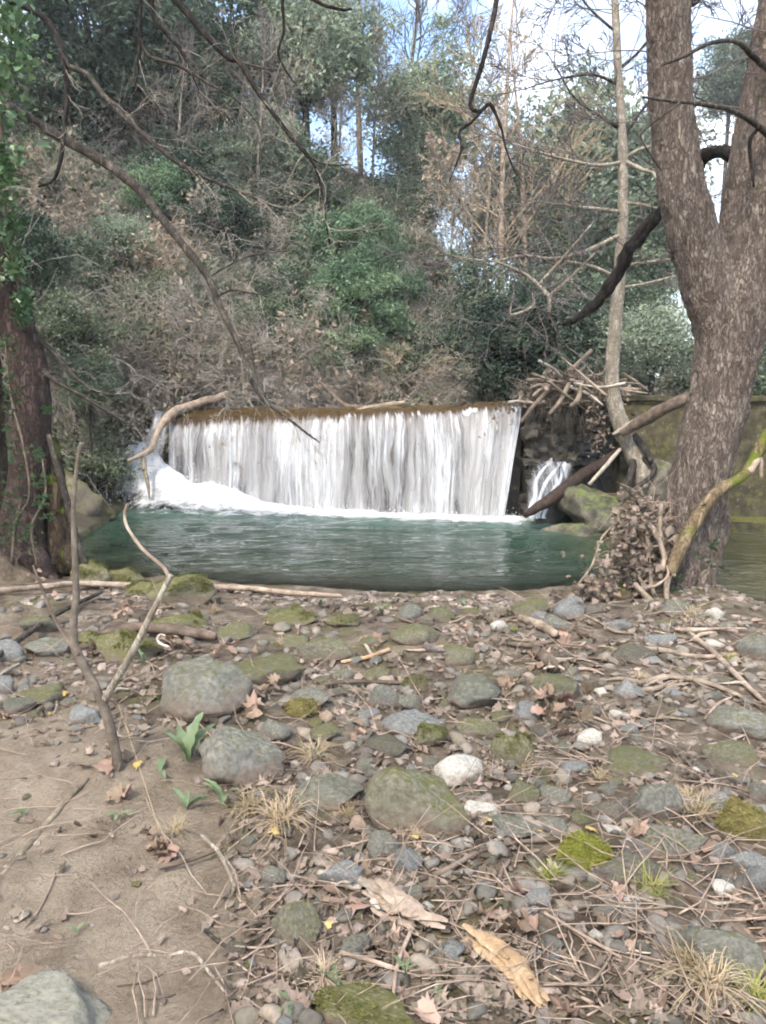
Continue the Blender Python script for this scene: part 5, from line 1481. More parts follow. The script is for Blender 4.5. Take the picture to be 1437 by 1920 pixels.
# ------------------------------------------------------------------ stones of the near bank
S = [  # px, py, w, h, tone, label (or None)
 (393, 1294, 195, 140, 'grey', 'largest boulder on the bank, moss-patched, beside the sapling'),
 (497, 1258, 130, 75, 'olive', 'smooth olive boulder behind the largest boulder'),
 (575, 1306, 75, 45, 'grey', 'grey stone at the right foot of the smooth olive boulder'),
 (562, 1330, 58, 44, 'yellowmoss', 'small round stone capped with yellow moss'),
 (440, 1428, 158, 122, 'grey', 'tall grey boulder in front of the largest boulder'),
 (788, 1506, 188, 138, 'olive', 'big wedge-shaped boulder in the middle of the foreground'),
 (865, 1447, 92, 68, 'white', 'large white stone behind the wedge-shaped boulder'),
 (908, 1518, 66, 40, 'white', 'small white stone right of the wedge-shaped boulder'),
 (615, 1492, 136, 74, 'grey', 'low grey stone left of the wedge-shaped boulder'),
 (668, 1540, 38, 56, 'tan', 'upright tan stone in front of the low grey stone'),
 (884, 1303, 108, 66, 'grey', 'flat-faced grey boulder above the white stone'),
 (715, 1310, 66, 52, 'grey', 'squarish grey stone left of the flat-faced boulder'),
 (773, 1190, 86, 38, 'olive', 'olive stone near the water in the middle of the bank'),
 (1095, 1603, 110, 60, 'greenmoss', 'bright green moss cushion in the right foreground'),
 (1185, 1625, 130, 74, 'dark', 'dark earthy stone right of the moss cushion'),
 (1275, 1577, 126, 62, 'grey', 'flat-topped slab right of the moss cushion'),
 (1228, 1506, 108, 84, 'grey', 'long sloping grey boulder above the flat-topped slab'),
 (1375, 1418, 92, 52, 'olive', 'rounded tan-olive stone on the bare soil at right'),
 (1400, 1545, 80, 72, 'yellowmoss', 'yellow-mossed stone at the right edge'),
 (1352, 1792, 165, 112, 'grey', 'large flat grey boulder in the lower right corner'),
 (680, 1906, 225, 72, 'mossy', 'yellow-mossed boulder cut by the bottom edge'),
 (80, 1912, 275, 96, 'pale', 'pale flat rock in the lower left corner'),
 (560, 1746, 96, 96, 'olive', 'green-tinged round stone below the white debris'),
 (640, 1640, 90, 62, 'blue', 'blue-grey stone just above the white debris'),
 (763, 1620, 62, 56, 'blue', 'round blue-grey stone below the wedge-shaped boulder'),
 (710, 1588, 72, 60, 'grey', 'moss-dotted stone left of the round blue-grey one'),
 (965, 1410, 76, 72, 'mossy', 'mossy upright stone below the brown leaf pile'),
 (1050, 1290, 98, 62, 'olive', 'mossy-sided stone above the brown leaf pile'),
 (1200, 1432, 104, 62, 'olive', 'overhanging mossy stone above the long sloping boulder'),
 (1080, 1440, 46, 27, 'blue', 'smooth blue-grey pebble below the brown leaf pile'),
 (1113, 1388, 52, 40, 'white', 'creamy round stone right of the brown leaf pile'),
 (1400, 1356, 115, 62, 'grey', 'broad flat stone at the right edge on bare soil'),
 (1358, 1667, 42, 34, 'white', 'bright white pebble above the lower right boulder'),
 (1120, 1752, 32, 30, 'white', 'white pebble among the roots in the lower right'),
 (1342, 1152, 30, 30, 'white', 'cream stone at the water right of the big trunk'),
 (835, 1785, 76, 46, 'blue', 'blue-grey stone between the two torn driftwood pieces'),
 (340, 1112, 116, 62, 'mossy', 'very mossy stone at the water under the sapling fork'),
 (235, 1215, 112, 62, 'mossy', 'mossy stone behind the sapling stem'),
 (990, 1140, 72, 46, 'olive', 'round olive stone at the water left of the root tangle'),
 (1073, 1142, 60, 52, 'blue', 'blue-grey boulder at the left foot of the root tangle'),
 (165, 1082, 66, 54, 'mossy', None), (220, 1082, 90, 40, 'mossy', None), (272, 1106, 90, 40, 'mossy', None), (335, 1172, 110, 45, 'mossy', None),
 (170, 1202, 60, 36, 'mossy', None), (90, 1217, 90, 40, 'grey', None), (10, 1227, 52, 50, 'blue', None), (5, 1287, 42, 40, 'blue', None), (75, 1302, 100, 42, 'olive', None),
 (30, 1322, 70, 40, 'grey', None), (160, 1346, 70, 50, 'blue', None), (70, 1172, 60, 40, 'olive', None), (440, 1186, 90, 32, 'olive', None), (545, 1157, 100, 36, 'mossy', None),
 (640, 1166, 60, 30, 'mossy', None), (765, 1153, 52, 36, 'grey', None), (830, 1156, 60, 34, 'olive', None), (697, 1202, 46, 32, 'olive', None), (610, 1222, 95, 54, 'olive', None),
 (865, 1232, 60, 40, 'olive', None), (700, 1267, 60, 30, 'olive', None), (780, 1282, 60, 36, 'mossy', None), (770, 1317, 56, 42, 'grey', None), (782, 1357, 112, 50, 'blue', None),
 (900, 1362, 82, 46, 'olive', None), (690, 1337, 42, 26, 'blue', None), (615, 1342, 30, 30, 'tan', None), (1050, 1170, 52, 36, 'grey', None), (1015, 1157, 40, 26, 'blue', None),
 (1165, 1172, 42, 22, 'blue', None), (1272, 1142, 54, 32, 'grey', None), (1245, 1200, 60, 22, 'blue', None), (1190, 1227, 82, 32, 'dark', None), (1422, 1217, 64, 52, 'grey', None),
 (1130, 1294, 36, 16, 'white', None), (1175, 1292, 40, 40, 'blue', None), (990, 1337, 52, 42, 'blue', None), (1155, 1339, 26, 18, 'white', None), (1173, 1341, 22, 18, 'white', None),
 (510, 1372, 62, 46, 'grey', None), (605, 1377, 62, 46, 'olive', None), (735, 1402, 92, 32, 'dark', None), (805, 1382, 62, 52, 'mossy', None), (828, 1589, 52, 26, 'blue', None),
 (775, 1442, 32, 26, 'blue', None), (1040, 1491, 60, 34, 'grey', None), (980, 1486, 62, 60, 'olive', None), (968, 1550, 92, 46, 'grey', None), (1050, 1552, 62, 40, 'grey', None),
 (1100, 1537, 52, 32, 'olive', None), (1010, 1466, 30, 22, 'grey', None), (1150, 1522, 72, 52, 'dark', None), (1155, 1557, 40, 17, 'white', None), (1185, 1576, 34, 22, 'white', None),
 (1358, 1602, 52, 46, 'blue', None), (1410, 1617, 72, 42, 'blue', None), (1422, 1652, 54, 60, 'blue', None), (1350, 1512, 72, 42, 'grey', None), (1426, 1527, 52, 32, 'blue', None),
 (1303, 1444, 22, 15, 'white', None), (1280, 1489, 24, 15, 'tan', None), (1426, 1482, 42, 52, 'grey', None), (1180, 1366, 32, 20, 'blue', None), (665, 1777, 62, 46, 'grey', None),
 (773, 1673, 48, 32, 'grey', None), (515, 1642, 52, 42, 'grey', None), (615, 1792, 20, 30, 'blue', None), (440, 1777, 46, 36, 'dark', None), (1015, 1687, 52, 38, 'blue', None),
 (1000, 1707, 26, 22, 'blue', None), (1188, 1691, 30, 24, 'white', None), (1235, 1717, 38, 26, 'tan', None), (1230, 1741, 22, 15, 'tan', None), (1383, 1678, 18, 18, 'tan', None),
 (1300, 1737, 20, 30, 'blue', None), (480, 1680, 34, 22, 'tan', None), (470, 1660, 28, 20, 'blue', None), (935, 1575, 26, 20, 'white', None), (905, 1590, 30, 18, 'grey', None),
 (1140, 1480, 40, 24, 'grey', None), (1060, 1400, 36, 24, 'grey', None), (940, 1345, 44, 26, 'olive', None), (640, 1262, 40, 24, 'grey', None), (560, 1205, 50, 26, 'olive', None),
]
LAND = [(393, 1294, 'the largest boulder'), (440, 1428, 'the tall grey boulder'), (788, 1506, 'the wedge-shaped boulder'), (865, 1447, 'the large white stone'), (884, 1303, 'the flat-faced boulder'),
        (1095, 1603, 'the moss cushion'), (1275, 1577, 'the flat-topped slab'), (1040, 1340, 'the brown leaf pile'), (1352, 1792, 'the lower right boulder'), (80, 1908, 'the lower left rock'),
        (560, 1746, 'the green-tinged stone'), (310, 1795, 'the white peeled stick'), (950, 1810, 'the orange driftwood'), (200, 1400, 'the sapling foot'), (500, 1118, 'the pale shore log'),
        (1290, 1130, 'the big trunk'), (1135, 1130, 'the root tangle'), (1375, 1418, 'the tan-olive stone'), (1228, 1506, 'the long sloping boulder'), (1180, 1250, 'the root-strewn soil'),
        (773, 1190, 'the shore olive stone'), (615, 1492, 'the low grey stone'), (610, 1222, 'the flat olive stone'), (40, 1110, 'the leaning trunk'), (680, 1906, 'the bottom edge boulder'), (720, 1700, 'the white debris')]
def where(px, py):
    d = [((px - a) ** 2 + (1.6 * (py - b)) ** 2, a, b, t) for a, b, t in LAND]
    _, a, b, t = min(d)
    dx, dy = px - a, py - b
    if abs(dx) > abs(dy) * 1.2: rel = 'left of' if dx < 0 else 'right of'
    else: rel = 'behind' if dy < 0 else 'in front of'
    far = ' well' if (dx * dx + dy * dy) ** .5 > 130 else (' just' if (dx * dx + dy * dy) ** .5 < 70 else '')
    return f'{far} {rel} {t}'.strip()
TONE = {'grey': 'grey', 'pale': 'pale', 'dark': 'dark grey', 'blue': 'blue-grey', 'white': 'white', 'tan': 'tan', 'olive': 'olive', 'mossy': 'mossy', 'yellowmoss': 'yellow-mossed', 'greenmoss': 'green-mossed'}
placed = []
def put_stone(px, py, w, h, tone, label, seed, me=None):
    base = G(px, py + h * .36)
    dist = base[1] * 1.03
    a = w * dist / FPX * .5
    th = math.atan2(EYE - base[2], base[1])
    hh = h * dist / FPX * .5
    b = a * rng.uniform(.7, .9)
    if b * math.sin(th) > hh * .92: b = hh * .92 / math.sin(th)
    c_ = math.sqrt(max(hh ** 2 - (b * math.sin(th)) ** 2, (a * .3) ** 2)) / math.cos(th)
    c_ = max(min(c_, a * 1.1), .3 * a)
    if me is None:
        V, F = rock_shape(seed, 4 if w > 60 else 3, 12, .11, .7)
        me = mesh_np('stone', V, [F], M[tone])
        rz = rng.uniform(-.25, .25)
    else:
        rz = rng.uniform(-.5, .5)
    o = ob('boulder' if w > 85 else ('stone' if w > 34 else 'pebble'), me, None, (base[0], base[1] + b * .45, base[2] + c_ * (.46 if w > 100 else (.38 if w > 40 else .2))), (rng.uniform(-.12, .12), rng.uniform(-.12, .12), rz), (a * 1.16, b * 1.12, c_ * 1.32))
    placed.append((base[0], base[1] + b * .45, max(a, b)))
    if w > 40: BUMPS.append((base[0], base[1] + b * .45, max(a, b) * 1.25, min(.22 * c_, .03)))
    return o
for i, (a, b, w, h, tone, lab) in enumerate(S):
    o = put_stone(a, b, w, h, tone, lab, 200 + i)
    if lab is None:
        size = 'large' if w > 80 else ('small' if w < 36 else '')
        lab = f'{size} {TONE[tone]} stone {where(a, b)}'.strip()
        tag(o, lab, 'stone', 'stones of the bank')
    else:
        tag(o, lab, 'boulder' if w > 85 else 'stone')
    if tone in ('greenmoss', 'yellowmoss') or (tone == 'mossy' and w > 55):      # a pile of moss leaves over the top
        me = o.data
        co = np.array([v.co[:] for v in me.vertices])
        top = co[(co[:, 2] > (-.1 if tone != 'mossy' else .25)) & ((fbm(co[:, 0] * 2 + i, co[:, 1] * 2, 0, 2, 5) > .05) | (tone != 'mossy'))]
        if len(top) > 10:
            nn = 2600 if tone != 'mossy' else 1300
            C = top[rng.integers(0, len(top), nn)] * rng.uniform(.97, 1.12, (nn, 1)) + rng.normal(0, .04, (nn, 3))
            V, F = leaves(C, .11 if tone != 'mossy' else .08, rng, -.1, .45)
            ob('moss', mesh_np('moss', V, [F], M['moss_green'] if tone == 'greenmoss' else (M['moss_yellow'] if tone == 'yellowmoss' else M['moss_olive']), False), o)
gm = bpy.data.objects['ground'].data                        # bank the soil up against them
co = np.empty(len(gm.vertices) * 3, np.float32)
gm.vertices.foreach_get('co', co)
co = co.reshape(-1, 3)
nb = (np.abs(co[:, 0]) < 5.2) & (co[:, 1] > .8) & (co[:, 1] < 8)
co[nb, 2] = H(co[nb, 0], co[nb, 1])
gm.vertices.foreach_set('co', co.ravel())
gm.update()
HT = H(gx[None, :], gy[:, None])
small = {}
for tone in ('grey', 'dark', 'blue', 'white', 'tan', 'olive', 'mossy'):
    small[tone] = []
    for k in range(3):
        V, F = rock_shape(500 + len(small) * 5 + k, 3, 8, .09, .72)
        small[tone].append(mesh_np('pebble', V, [F], M[tone]))
cnt = 0
while cnt < 165:
    px, py = rng.uniform(0, 1437), 1135 + 785 * rng.random() ** 1.1
    if px < 430 and py > 1420 and rng.random() < .9: continue
    if px < 330 and py > 1350 and rng.random() < .6: continue
    p = G(px, py)
    if edge_y(p[0]) - p[1] < .06: continue
    if any((p[0] - q[0]) ** 2 + (p[1] - q[1]) ** 2 < (q[2] * .9) ** 2 for q in placed): continue
    w = rng.uniform(14, 34) * (1.2 if rng.random() < .25 else 1)
    tone = str(rng.choice(['grey', 'dark', 'blue', 'white', 'tan', 'olive', 'mossy'], p=[.3, .17, .19, .04, .06, .18, .06]))
    o = put_stone(px, py, w, w * rng.uniform(.5, .75), tone, None, 0, small[tone][rng.integers(3)])
    lab = f'small {TONE[tone]} pebble {where(px, py)}'
    tag(o, lab, 'stone', 'pebbles of the bank')
    cnt += 1
# the many further cobbles, past the three hundred that show largest
lib = [rock_shape(700 + k, 2, 9, .1, .7)[0] for k in range(14)]
rf = ico(2)[1]
Vc, n_c = [], 0
while n_c < 560:
    px, py = rng.uniform(-20, 1460), 1130 + 790 * rng.random() ** .9
    if px < 430 and py > 1400 and rng.random() < .93: continue
    if py > 1600 and rng.random() < .62: continue
    p = G(px, py)
    if edge_y(p[0]) - p[1] < .04: continue
    if fbm(p[0] * 1.6, p[1] * 1.6, 0, 2, 33) < -.25 and rng.random() < .7: continue
    s_ = rng.uniform(.012, .036) * (1 + .16 * max(p[1] - 2.5, 0))
    e = np.array(Euler((rng.normal(0, .25), rng.normal(0, .25), rng.uniform(0, 6.28))).to_matrix())
    Vc.append((lib[rng.integers(14)] * [s_ * rng.uniform(1, 1.5), s_ * rng.uniform(.8, 1.1), s_ * rng.uniform(.45, .8)]) @ e.T + p + [0, 0, s_ * .12])
    n_c += 1
m = Mt('cobbles')
vv = m.coord('Position', jitter=False)
cc = m.vary(m.ramp(m.noise(vv, 5, 3), [(.34, lin(88, 82, 74)), (.5, lin(114, 110, 102)), (.66, lin(138, 127, 112))]), island=.34)
cc = m.mix(.4, cc, m.ramp(m.noise(vv, 90, 4, .7), [(.3, .5), (.66, 1.3)]), 'MULTIPLY')
m.done(m.bsdf(cc, .9, m.bump(m.noise(vv, 70, 5, .7), .6, .008), .2))
tag(ob('cobbles', mesh_np('cobbles', np.concatenate(Vc), [(np.arange(n_c)[:, None, None] * len(lib[0]) + rf[None]).reshape(-1, 3)], m.m)), 'countless small grey cobbles packed into the bank', 'cobbles', kind='stuff')
# gravel: too small to count
n = 9000
gxx, gyy = rng.uniform(-2.6, 4.2, n), 1.3 + 5.4 * rng.random(n)
ok = (edge_y(gxx) - gyy > .04) & ~((gxx < -.25) & (gyy < 3.1) & (rng.random(n) < .8)) & (fbm(gxx * 1.5, gyy * 1.5, 0, 2, 77) > -.35)
gxx, gyy = gxx[ok], gyy[ok]
gv, gf = ico(1)
g = Geo()
sz = (.006 + .016 * rng.random(len(gxx)) ** 2) * (1 + .22 * np.clip(gyy - 3, 0, 4))
gz = H(gxx, gyy)
Vg = gv[None] * (1 + .25 * rng.normal(0, 1, (len(gxx), len(gv), 1))) * sz[:, None, None] * np.stack([rng.uniform(.8, 1.5, len(gxx)), rng.uniform(.8, 1.4, len(gxx)), rng.uniform(.4, .8, len(gxx))], -1)[:, None]
Vg = Vg + np.stack([gxx, gyy, gz + sz * .2], -1)[:, None]
Fg = (np.arange(len(gxx))[:, None, None] * len(gv) + gf[None]).reshape(-1, 3)
m = Mt('gravel')
m.done(m.bsdf(m.vary(m.ramp(m.noise(m.coord('Position', jitter=False), 9, 3), [(.35, lin(92, 84, 76)), (.5, lin(120, 110, 100)), (.66, lin(156, 142, 127))]), island=.35), .9))
tag(ob('gravel', mesh_np('gravel', Vg, [Fg], m.m, False)), 'loose gravel and crumbs of soil on the bank', 'gravel', kind='stuff')

# ------------------------------------------------------------------ sapling at the left
sap = empty('sapling', G(222, 1440))
s0 = np.array(sap.location)
tag(sap, 'bare forked sapling standing in the sand at the left', 'sapling')
gY = s0[1]
def sapl(pl, mat, name):
    p = np.array([P(a, b, d) for a, b, w, d in pl]) - s0
    r = np.array([pxr(w, d) * .5 for a, b, w, d in pl])
    ob(name, limb_mesh(name, [(p, r)], M[mat], k=9, knob=.12, seed=int(pl[0][0]), n=len(pl) * 7), sap)
sapl([(228, 1462, 22, gY), (215, 1400, 20, gY), (200, 1340, 19, gY), (182, 1295, 18, gY), (158, 1250, 18, gY + .02), (140, 1212, 18, gY + .04), (138, 1170, 15, gY + .06), (143, 1110, 13, gY + .08), (140, 1030, 11, gY + .1), (138, 950, 9, gY + .12), (144, 880, 8, gY + .14), (152, 830, 6, gY + .15)], 'sapling', 'stem')
sapl([(196, 1312, 17, gY), (225, 1265, 15, gY - .02), (255, 1210, 14, gY - .04), (285, 1150, 12, gY - .05), (310, 1100, 11, gY - .06), (321, 1078, 13, gY - .06)], 'palebark', 'fork')
sapl([(318, 1084, 8, gY - .06), (305, 1062, 7, gY - .05), (268, 1030, 7, gY - .03), (240, 990, 6, gY - .02), (234, 965, 6, gY), (238, 945, 4, gY)], 'driftwood', 'branch')
sapl([(148, 1228, 9, gY + .02), (120, 1190, 7, gY + .04), (98, 1150, 6, gY + .06), (78, 1100, 5, gY + .08), (62, 1060, 3, gY + .1)], 'brownwood', 'branch')
sapl([(295, 1140, 4, gY - .05), (315, 1138, 3, gY - .1), (328, 1134, 2, gY - .12)], 'driftwood', 'branch')

# ------------------------------------------------------------------ sticks and roots on the bank
def gstick(pxs, w, mat, label, cat='stick', lift=0.0, group=None, knob=.15, squash=None, name='stick', k=7, arch=0.0, n=None):
    n_ = len(pxs)
    pts, rad = [], []
    for i, (a, b) in enumerate(pxs):
        q = G(a, b)
        ww = w if np.isscalar(w) else w[i]
        r_ = ww * q[1] * 1.03 / FPX * .5
        q[2] += r_ * .6 + lift + arch * math.sin(math.pi * i / (n_ - 1))
        pts.append(q)
        rad.append(r_)
    pts = np.array(pts)
    c_ = pts.mean(0)
    o = ob(name, limb_mesh(name, [(pts - c_, rad)], M[mat], k=k, knob=knob, seed=int(pxs[0][0] + pxs[0][1]) % 91, squash=squash, n=n), None, c_)
    tag(o, label, cat, group)
    return o
gstick([(-30, 1124), (90, 1112), (160, 1107), (290, 1110), (440, 1113), (540, 1119), (640, 1127)], [12, 12, 12, 11, 11, 11, 8], 'driftwood', 'long pale log lying along the water edge', 'log', .04, name='log', n=60)
gstick([(-20, 1262), (90, 1180), (140, 1150), (192, 1124)], [12, 11, 9, 6], 'greybark', 'grey pole slanting up from the left edge', 'pole', .05)
gstick([(185, 1202), (250, 1192), (320, 1196), (365, 1202), (405, 1207)], [12, 20, 22, 20, 14], 'brownwood', 'dark brown log behind the largest boulder', 'log', .03, name='log')
gstick([(318, 1247), (302, 1240), (297, 1230), (303, 1222), (312, 1224)], [4, 5, 5, 4, 3], 'paledrift', 'white curved piece hooked behind the largest boulder', 'stick', .1)
gstick([(640, 1246), (690, 1238), (730, 1223)], [6, 9, 8], 'orangewood', 'orange-brown stick near the olive stone by the water', lift=.01)
gstick([(610, 1292), (660, 1288), (770, 1290)], [10, 13, 9], 'brownwood', 'flat dark slab of wood above the squarish grey stone', lift=.02, squash=.6)
gstick([(187, 1815), (250, 1795), (310, 1793), (362, 1790), (400, 1835), (435, 1880)], [11, 10, 9, 9, 8, 6], 'palebark', 'white peeled stick with a bend lying on the sand')
gstick([(378, 1578), (410, 1610), (428, 1645), (441, 1676)], [8, 9, 9, 8], 'palebark', 'short pale stick by the dry grass on the sand edge', lift=.02)
gstick([(385, 1752), (412, 1775), (440, 1787), (470, 1778), (520, 1735), (570, 1690), (612, 1645)], [8, 8, 6, 6, 6, 6, 4], 'greybark', 'curved grey root crossing the green-tinged round stone', 'root', .01, name='root')
gstick([(440, 1788), (500, 1790), (560, 1768)], [4, 5, 4], 'root', 'thin rootlet in front of the green-tinged round stone', 'root', .02, name='root')
def frayed(name, pxs, width, mat, label, cat, strands=9, seed=0, lift=.012):
    """torn strip of bark: splinters of unequal length side by side, curling at the ends"""
    rg = np.random.default_rng(seed)
    c = np.array([G(a, b) for a, b in pxs])
    q = spline(c, 24)
    T = np.gradient(q, axis=0)
    side = np.stack([T[:, 1], -T[:, 0], 0 * T[:, 0]], -1)
    side /= np.linalg.norm(side, axis=1, keepdims=True)
    wd = width * q[:, 1].mean() / FPX
    root = tag(empty(name, c.mean(0)), label, cat)
    g = Geo()
    for k in range(strands):
        i0, i1 = rg.integers(0, 9), 24 - rg.integers(0, 13)
        off = (k / (strands - 1) - .5) * wd * rg.uniform(.6, 1.1)
        s_ = np.linspace(0, 1, i1 - i0)
        w = wd * rg.uniform(.16, .42) * (np.sin(np.pi * np.clip(s_ * .9 + .07, 0, 1)) ** .5)
        ctr = q[i0:i1] + side[i0:i1] * (off + .2 * wd * fbm(s_ * 3 + k * 5, 0, 0, 2, seed))[:, None]
        ctr[:, 2] += lift + .35 * wd * (1 - (2 * k / (strands - 1) - 1) ** 2) + wd * .5 * (s_ - .5) ** 2 * rg.uniform(0, 1.6) + .12 * wd * fbm(s_ * 4, k * 3.1, 0, 2, seed + 1)
        up_ = np.array([0, 0, 1.0])
        A, B, Cc = ctr - side[i0:i1] * w[:, None], ctr + up_ * (w * .35 + .001)[:, None], ctr + side[i0:i1] * w[:, None]
        m_ = len(ctr)
        g.add(np.concatenate([A, B, Cc]) - c.mean(0), [[i, i + 1, m_ + i + 1, m_ + i] for i in range(m_ - 1)] + [[m_ + i, m_ + i + 1, 2 * m_ + i + 1, 2 * m_ + i] for i in range(m_ - 1)])
    ob('splinters', g.mesh(name, M[mat]), root)
frayed('driftwood', [(872, 1756), (905, 1775), (940, 1800), (975, 1835), (995, 1870), (1018, 1908)], 42, 'orangewood', 'torn orange driftwood strip in the bottom foreground', 'driftwood', 11, 3)
frayed('driftwood', [(690, 1672), (725, 1700), (760, 1722), (790, 1745), (834, 1760)], 50, 'driftwood', 'torn whitish driftwood strip left of the orange one', 'driftwood', 11, 5)
frayed('debris', [(1022, 1274), (1040, 1266), (1056, 1276)], 14, 'paledrift', 'white torn scrap on the mossy-sided stone', 'debris', 6, 11, .05)
frayed('debris', [(600, 1650), (650, 1662), (690, 1672), (712, 1720)], 34, 'paledrift', 'white scrap of debris below the blue-grey stone', 'debris', 9, 8)
gstick([(772, 1758), (752, 1805), (742, 1845), (738, 1882)], [8, 9, 9, 7], 'root', 'upright-lying brown stick between the torn driftwood and bottom boulder', lift=.02)
gstick([(640, 1802), (700, 1818), (745, 1832)], [9, 9, 7], 'driftwood', 'pale stick behind the upright-lying brown stick', lift=.02)
gstick([(975, 1168), (1010, 1182), (1042, 1200)], [14, 18, 16], 'driftwood', 'short tan log below the shore stones', 'log', .02, name='log')
gstick([(950, 1212), (1000, 1216), (1040, 1206)], [9, 11, 8], 'brownwood', 'dark twisted stick below the short tan log', lift=.01)
gstick([(1003, 1232), (1025, 1250), (1042, 1268)], [20, 26, 24], 'brownwood', 'rolled piece of brown bark above the mossy-sided stone', 'bark', .02, name='bark')
gstick([(705, 1700), (745, 1668), (830, 1640), (900, 1602), (970, 1585), (1060, 1578)], [10, 12, 12, 10, 9, 7], 'brownwood', 'long brown root behind the moss cushion', 'root', .005, name='root', n=40)
gstick([(955, 1620), (938, 1650), (942, 1680), (970, 1705), (985, 1715)], [8, 9, 9, 8, 6], 'brownwood', 'looped brown root left of the blue-grey pebbles', 'root', .01, name='root')
gstick([(1215, 1615), (1260, 1655), (1320, 1705), (1380, 1750), (1450, 1800)], [16, 26, 30, 28, 26], 'brownwood', 'thick purple-brown root running to the lower right corner', 'root', -.005, name='root', n=40)
gstick([(1020, 1722), (1060, 1745), (1110, 1775), (1165, 1808)], [6, 7, 7, 5], 'root', 'pale root above the twig fork in the lower right', 'root', .015, name='root')
gstick([(1020, 1862), (1065, 1860), (1105, 1858), (1130, 1832), (1146, 1803)], [5, 6, 6, 6, 5], 'root', 'forked pale twig in the lower right', 'twig', .02, name='twig')
gstick([(1075, 1785), (1095, 1830), (1110, 1860), (1130, 1895), (1152, 1925)], [4, 5, 6, 5, 5], 'root', 'pale twig crossing under the forked twig', 'twig', .01, name='twig')
gstick([(1128, 1838), (1138, 1870), (1146, 1920)], [4, 4, 3], 'root', 'thin twig hanging from the forked twig', 'twig', .015, name='twig')
gstick([(1150, 1742), (1200, 1757), (1262, 1766)], [5, 5, 4], 'driftwood', 'straight pale twig left of the lower right boulder', 'twig', .015, name='twig')
gstick([(1335, 1668), (1370, 1690), (1412, 1702)], [5, 8, 6], 'driftwood', 'tan stick under the bright white pebble', lift=.01)
gstick([(300, 1640), (345, 1630), (395, 1612), (420, 1600)], [10, 9, 8, 6], 'brownwood', 'brown stick under the short pale stick', lift=.02)
gstick([(5, 1640), (60, 1580), (110, 1520), (165, 1460)], [10, 12, 12, 8], 'root', 'half-buried root running up the sand at the left', 'root', -.005, name='root')
gstick([(45, 1745), (80, 1700), (105, 1640)], [4, 4, 3], 'root', 'thin curved rootlet on the sand at the left', 'root', .005, name='root')
gstick([(330, 1866), (300, 1874), (272, 1876)], [3, 4, 3], 'brownwood', 'small dark twig below the white peeled stick', 'twig', .003, name='twig')
gstick([(220, 1852), (270, 1845), (312, 1826)], [3, 4, 3], 'brownwood', 'thin dark twig just under the white peeled stick', 'twig', .003, name='twig')
gstick([(1150, 1225), (1230, 1222), (1310, 1235), (1400, 1230)], [8, 10, 9, 7], 'root', 'long grey root across the soil right of the root tangle', 'root', .005, name='root')
gstick([(1280, 1180), (1340, 1230), (1400, 1290), (1445, 1330)], [9, 11, 10, 8], 'root', 'slanting root below the big trunk', 'root', .005, name='root')
gstick([(1190, 1290), (1250, 1275), (1320, 1285), (1390, 1310)], [12, 16, 16, 10], 'root', 'flat bleached root crossing the root-strewn soil', 'root', .005, name='root', squash=.6)
gstick([(1200, 1300), (1235, 1295), (1290, 1275)], [10, 11, 7], 'root', 'short root below the flat bleached root', 'root', .005, name='root')
gstick([(1265, 1187), (1300, 1190), (1350, 1186), (1400, 1186)], [5, 7, 6, 4], 'driftwood', 'straight pale stick below the big trunk', lift=.02)
for i in range(46):                                        # further sticks, each on its own
    zone = rng.random()
    if zone < .55: px, py = rng.uniform(1000, 1430), rng.uniform(1170, 1420)
    elif zone < .8: px, py = rng.uniform(600, 1430), rng.uniform(1640, 1910)
    else: px, py = rng.uniform(20, 900), rng.uniform(1150, 1420)
    a = rng.uniform(-.6, .6) + (math.pi if rng.random() < .5 else 0)
    L = rng.uniform(40, 120)
    pts, d_ = [(px, py)], a
    for k in range(3):
        d_ += rng.normal(0, .3)
        pts.append((pts[-1][0] + L / 3 * math.cos(d_), min(max(pts[-1][1] + L / 3 * math.sin(d_) * .7, 1150), 1915)))
    lab = f'thin dry stick {where(px, py)}'
    gstick(pts, [4, rng.uniform(4, 8), rng.uniform(4, 7), 3], str(rng.choice(['root', 'brownwood', 'driftwood', 'twigbrown'])), lab, 'stick', .008, 'dry sticks on the bank', k=6, name='stick')
# fine twig litter
out = []
for _ in range(1900):
    px, py = rng.uniform(-20, 1460), rng.uniform(1130, 1920)
    if px < 420 and py > 1400 and rng.random() < .85: continue
    if px < 950 and rng.random() < .4: continue
    p = G(px, py)
    if edge_y(p[0]) - p[1] < .05: continue
    a = rng.uniform(0, 6.28)
    if p[1] > 4.2 and rng.random() < .2: continue
    grow(rng, p + [0, 0, rng.uniform(.003, .02)], (math.cos(a), math.sin(a), rng.uniform(-.05, .2)), rng.uniform(.08, .38), rng.uniform(.0012, .0035) * (1 + .2 * max(p[1] - 3, 0)), 0, out, m=5, wander=.22, up=-.03)
tag(ob('twig_litter', twig_mesh('twig_litter', out, M['root'], 4)), 'fine litter of dry rootlets and twigs over the bank', 'twigs', kind='stuff')

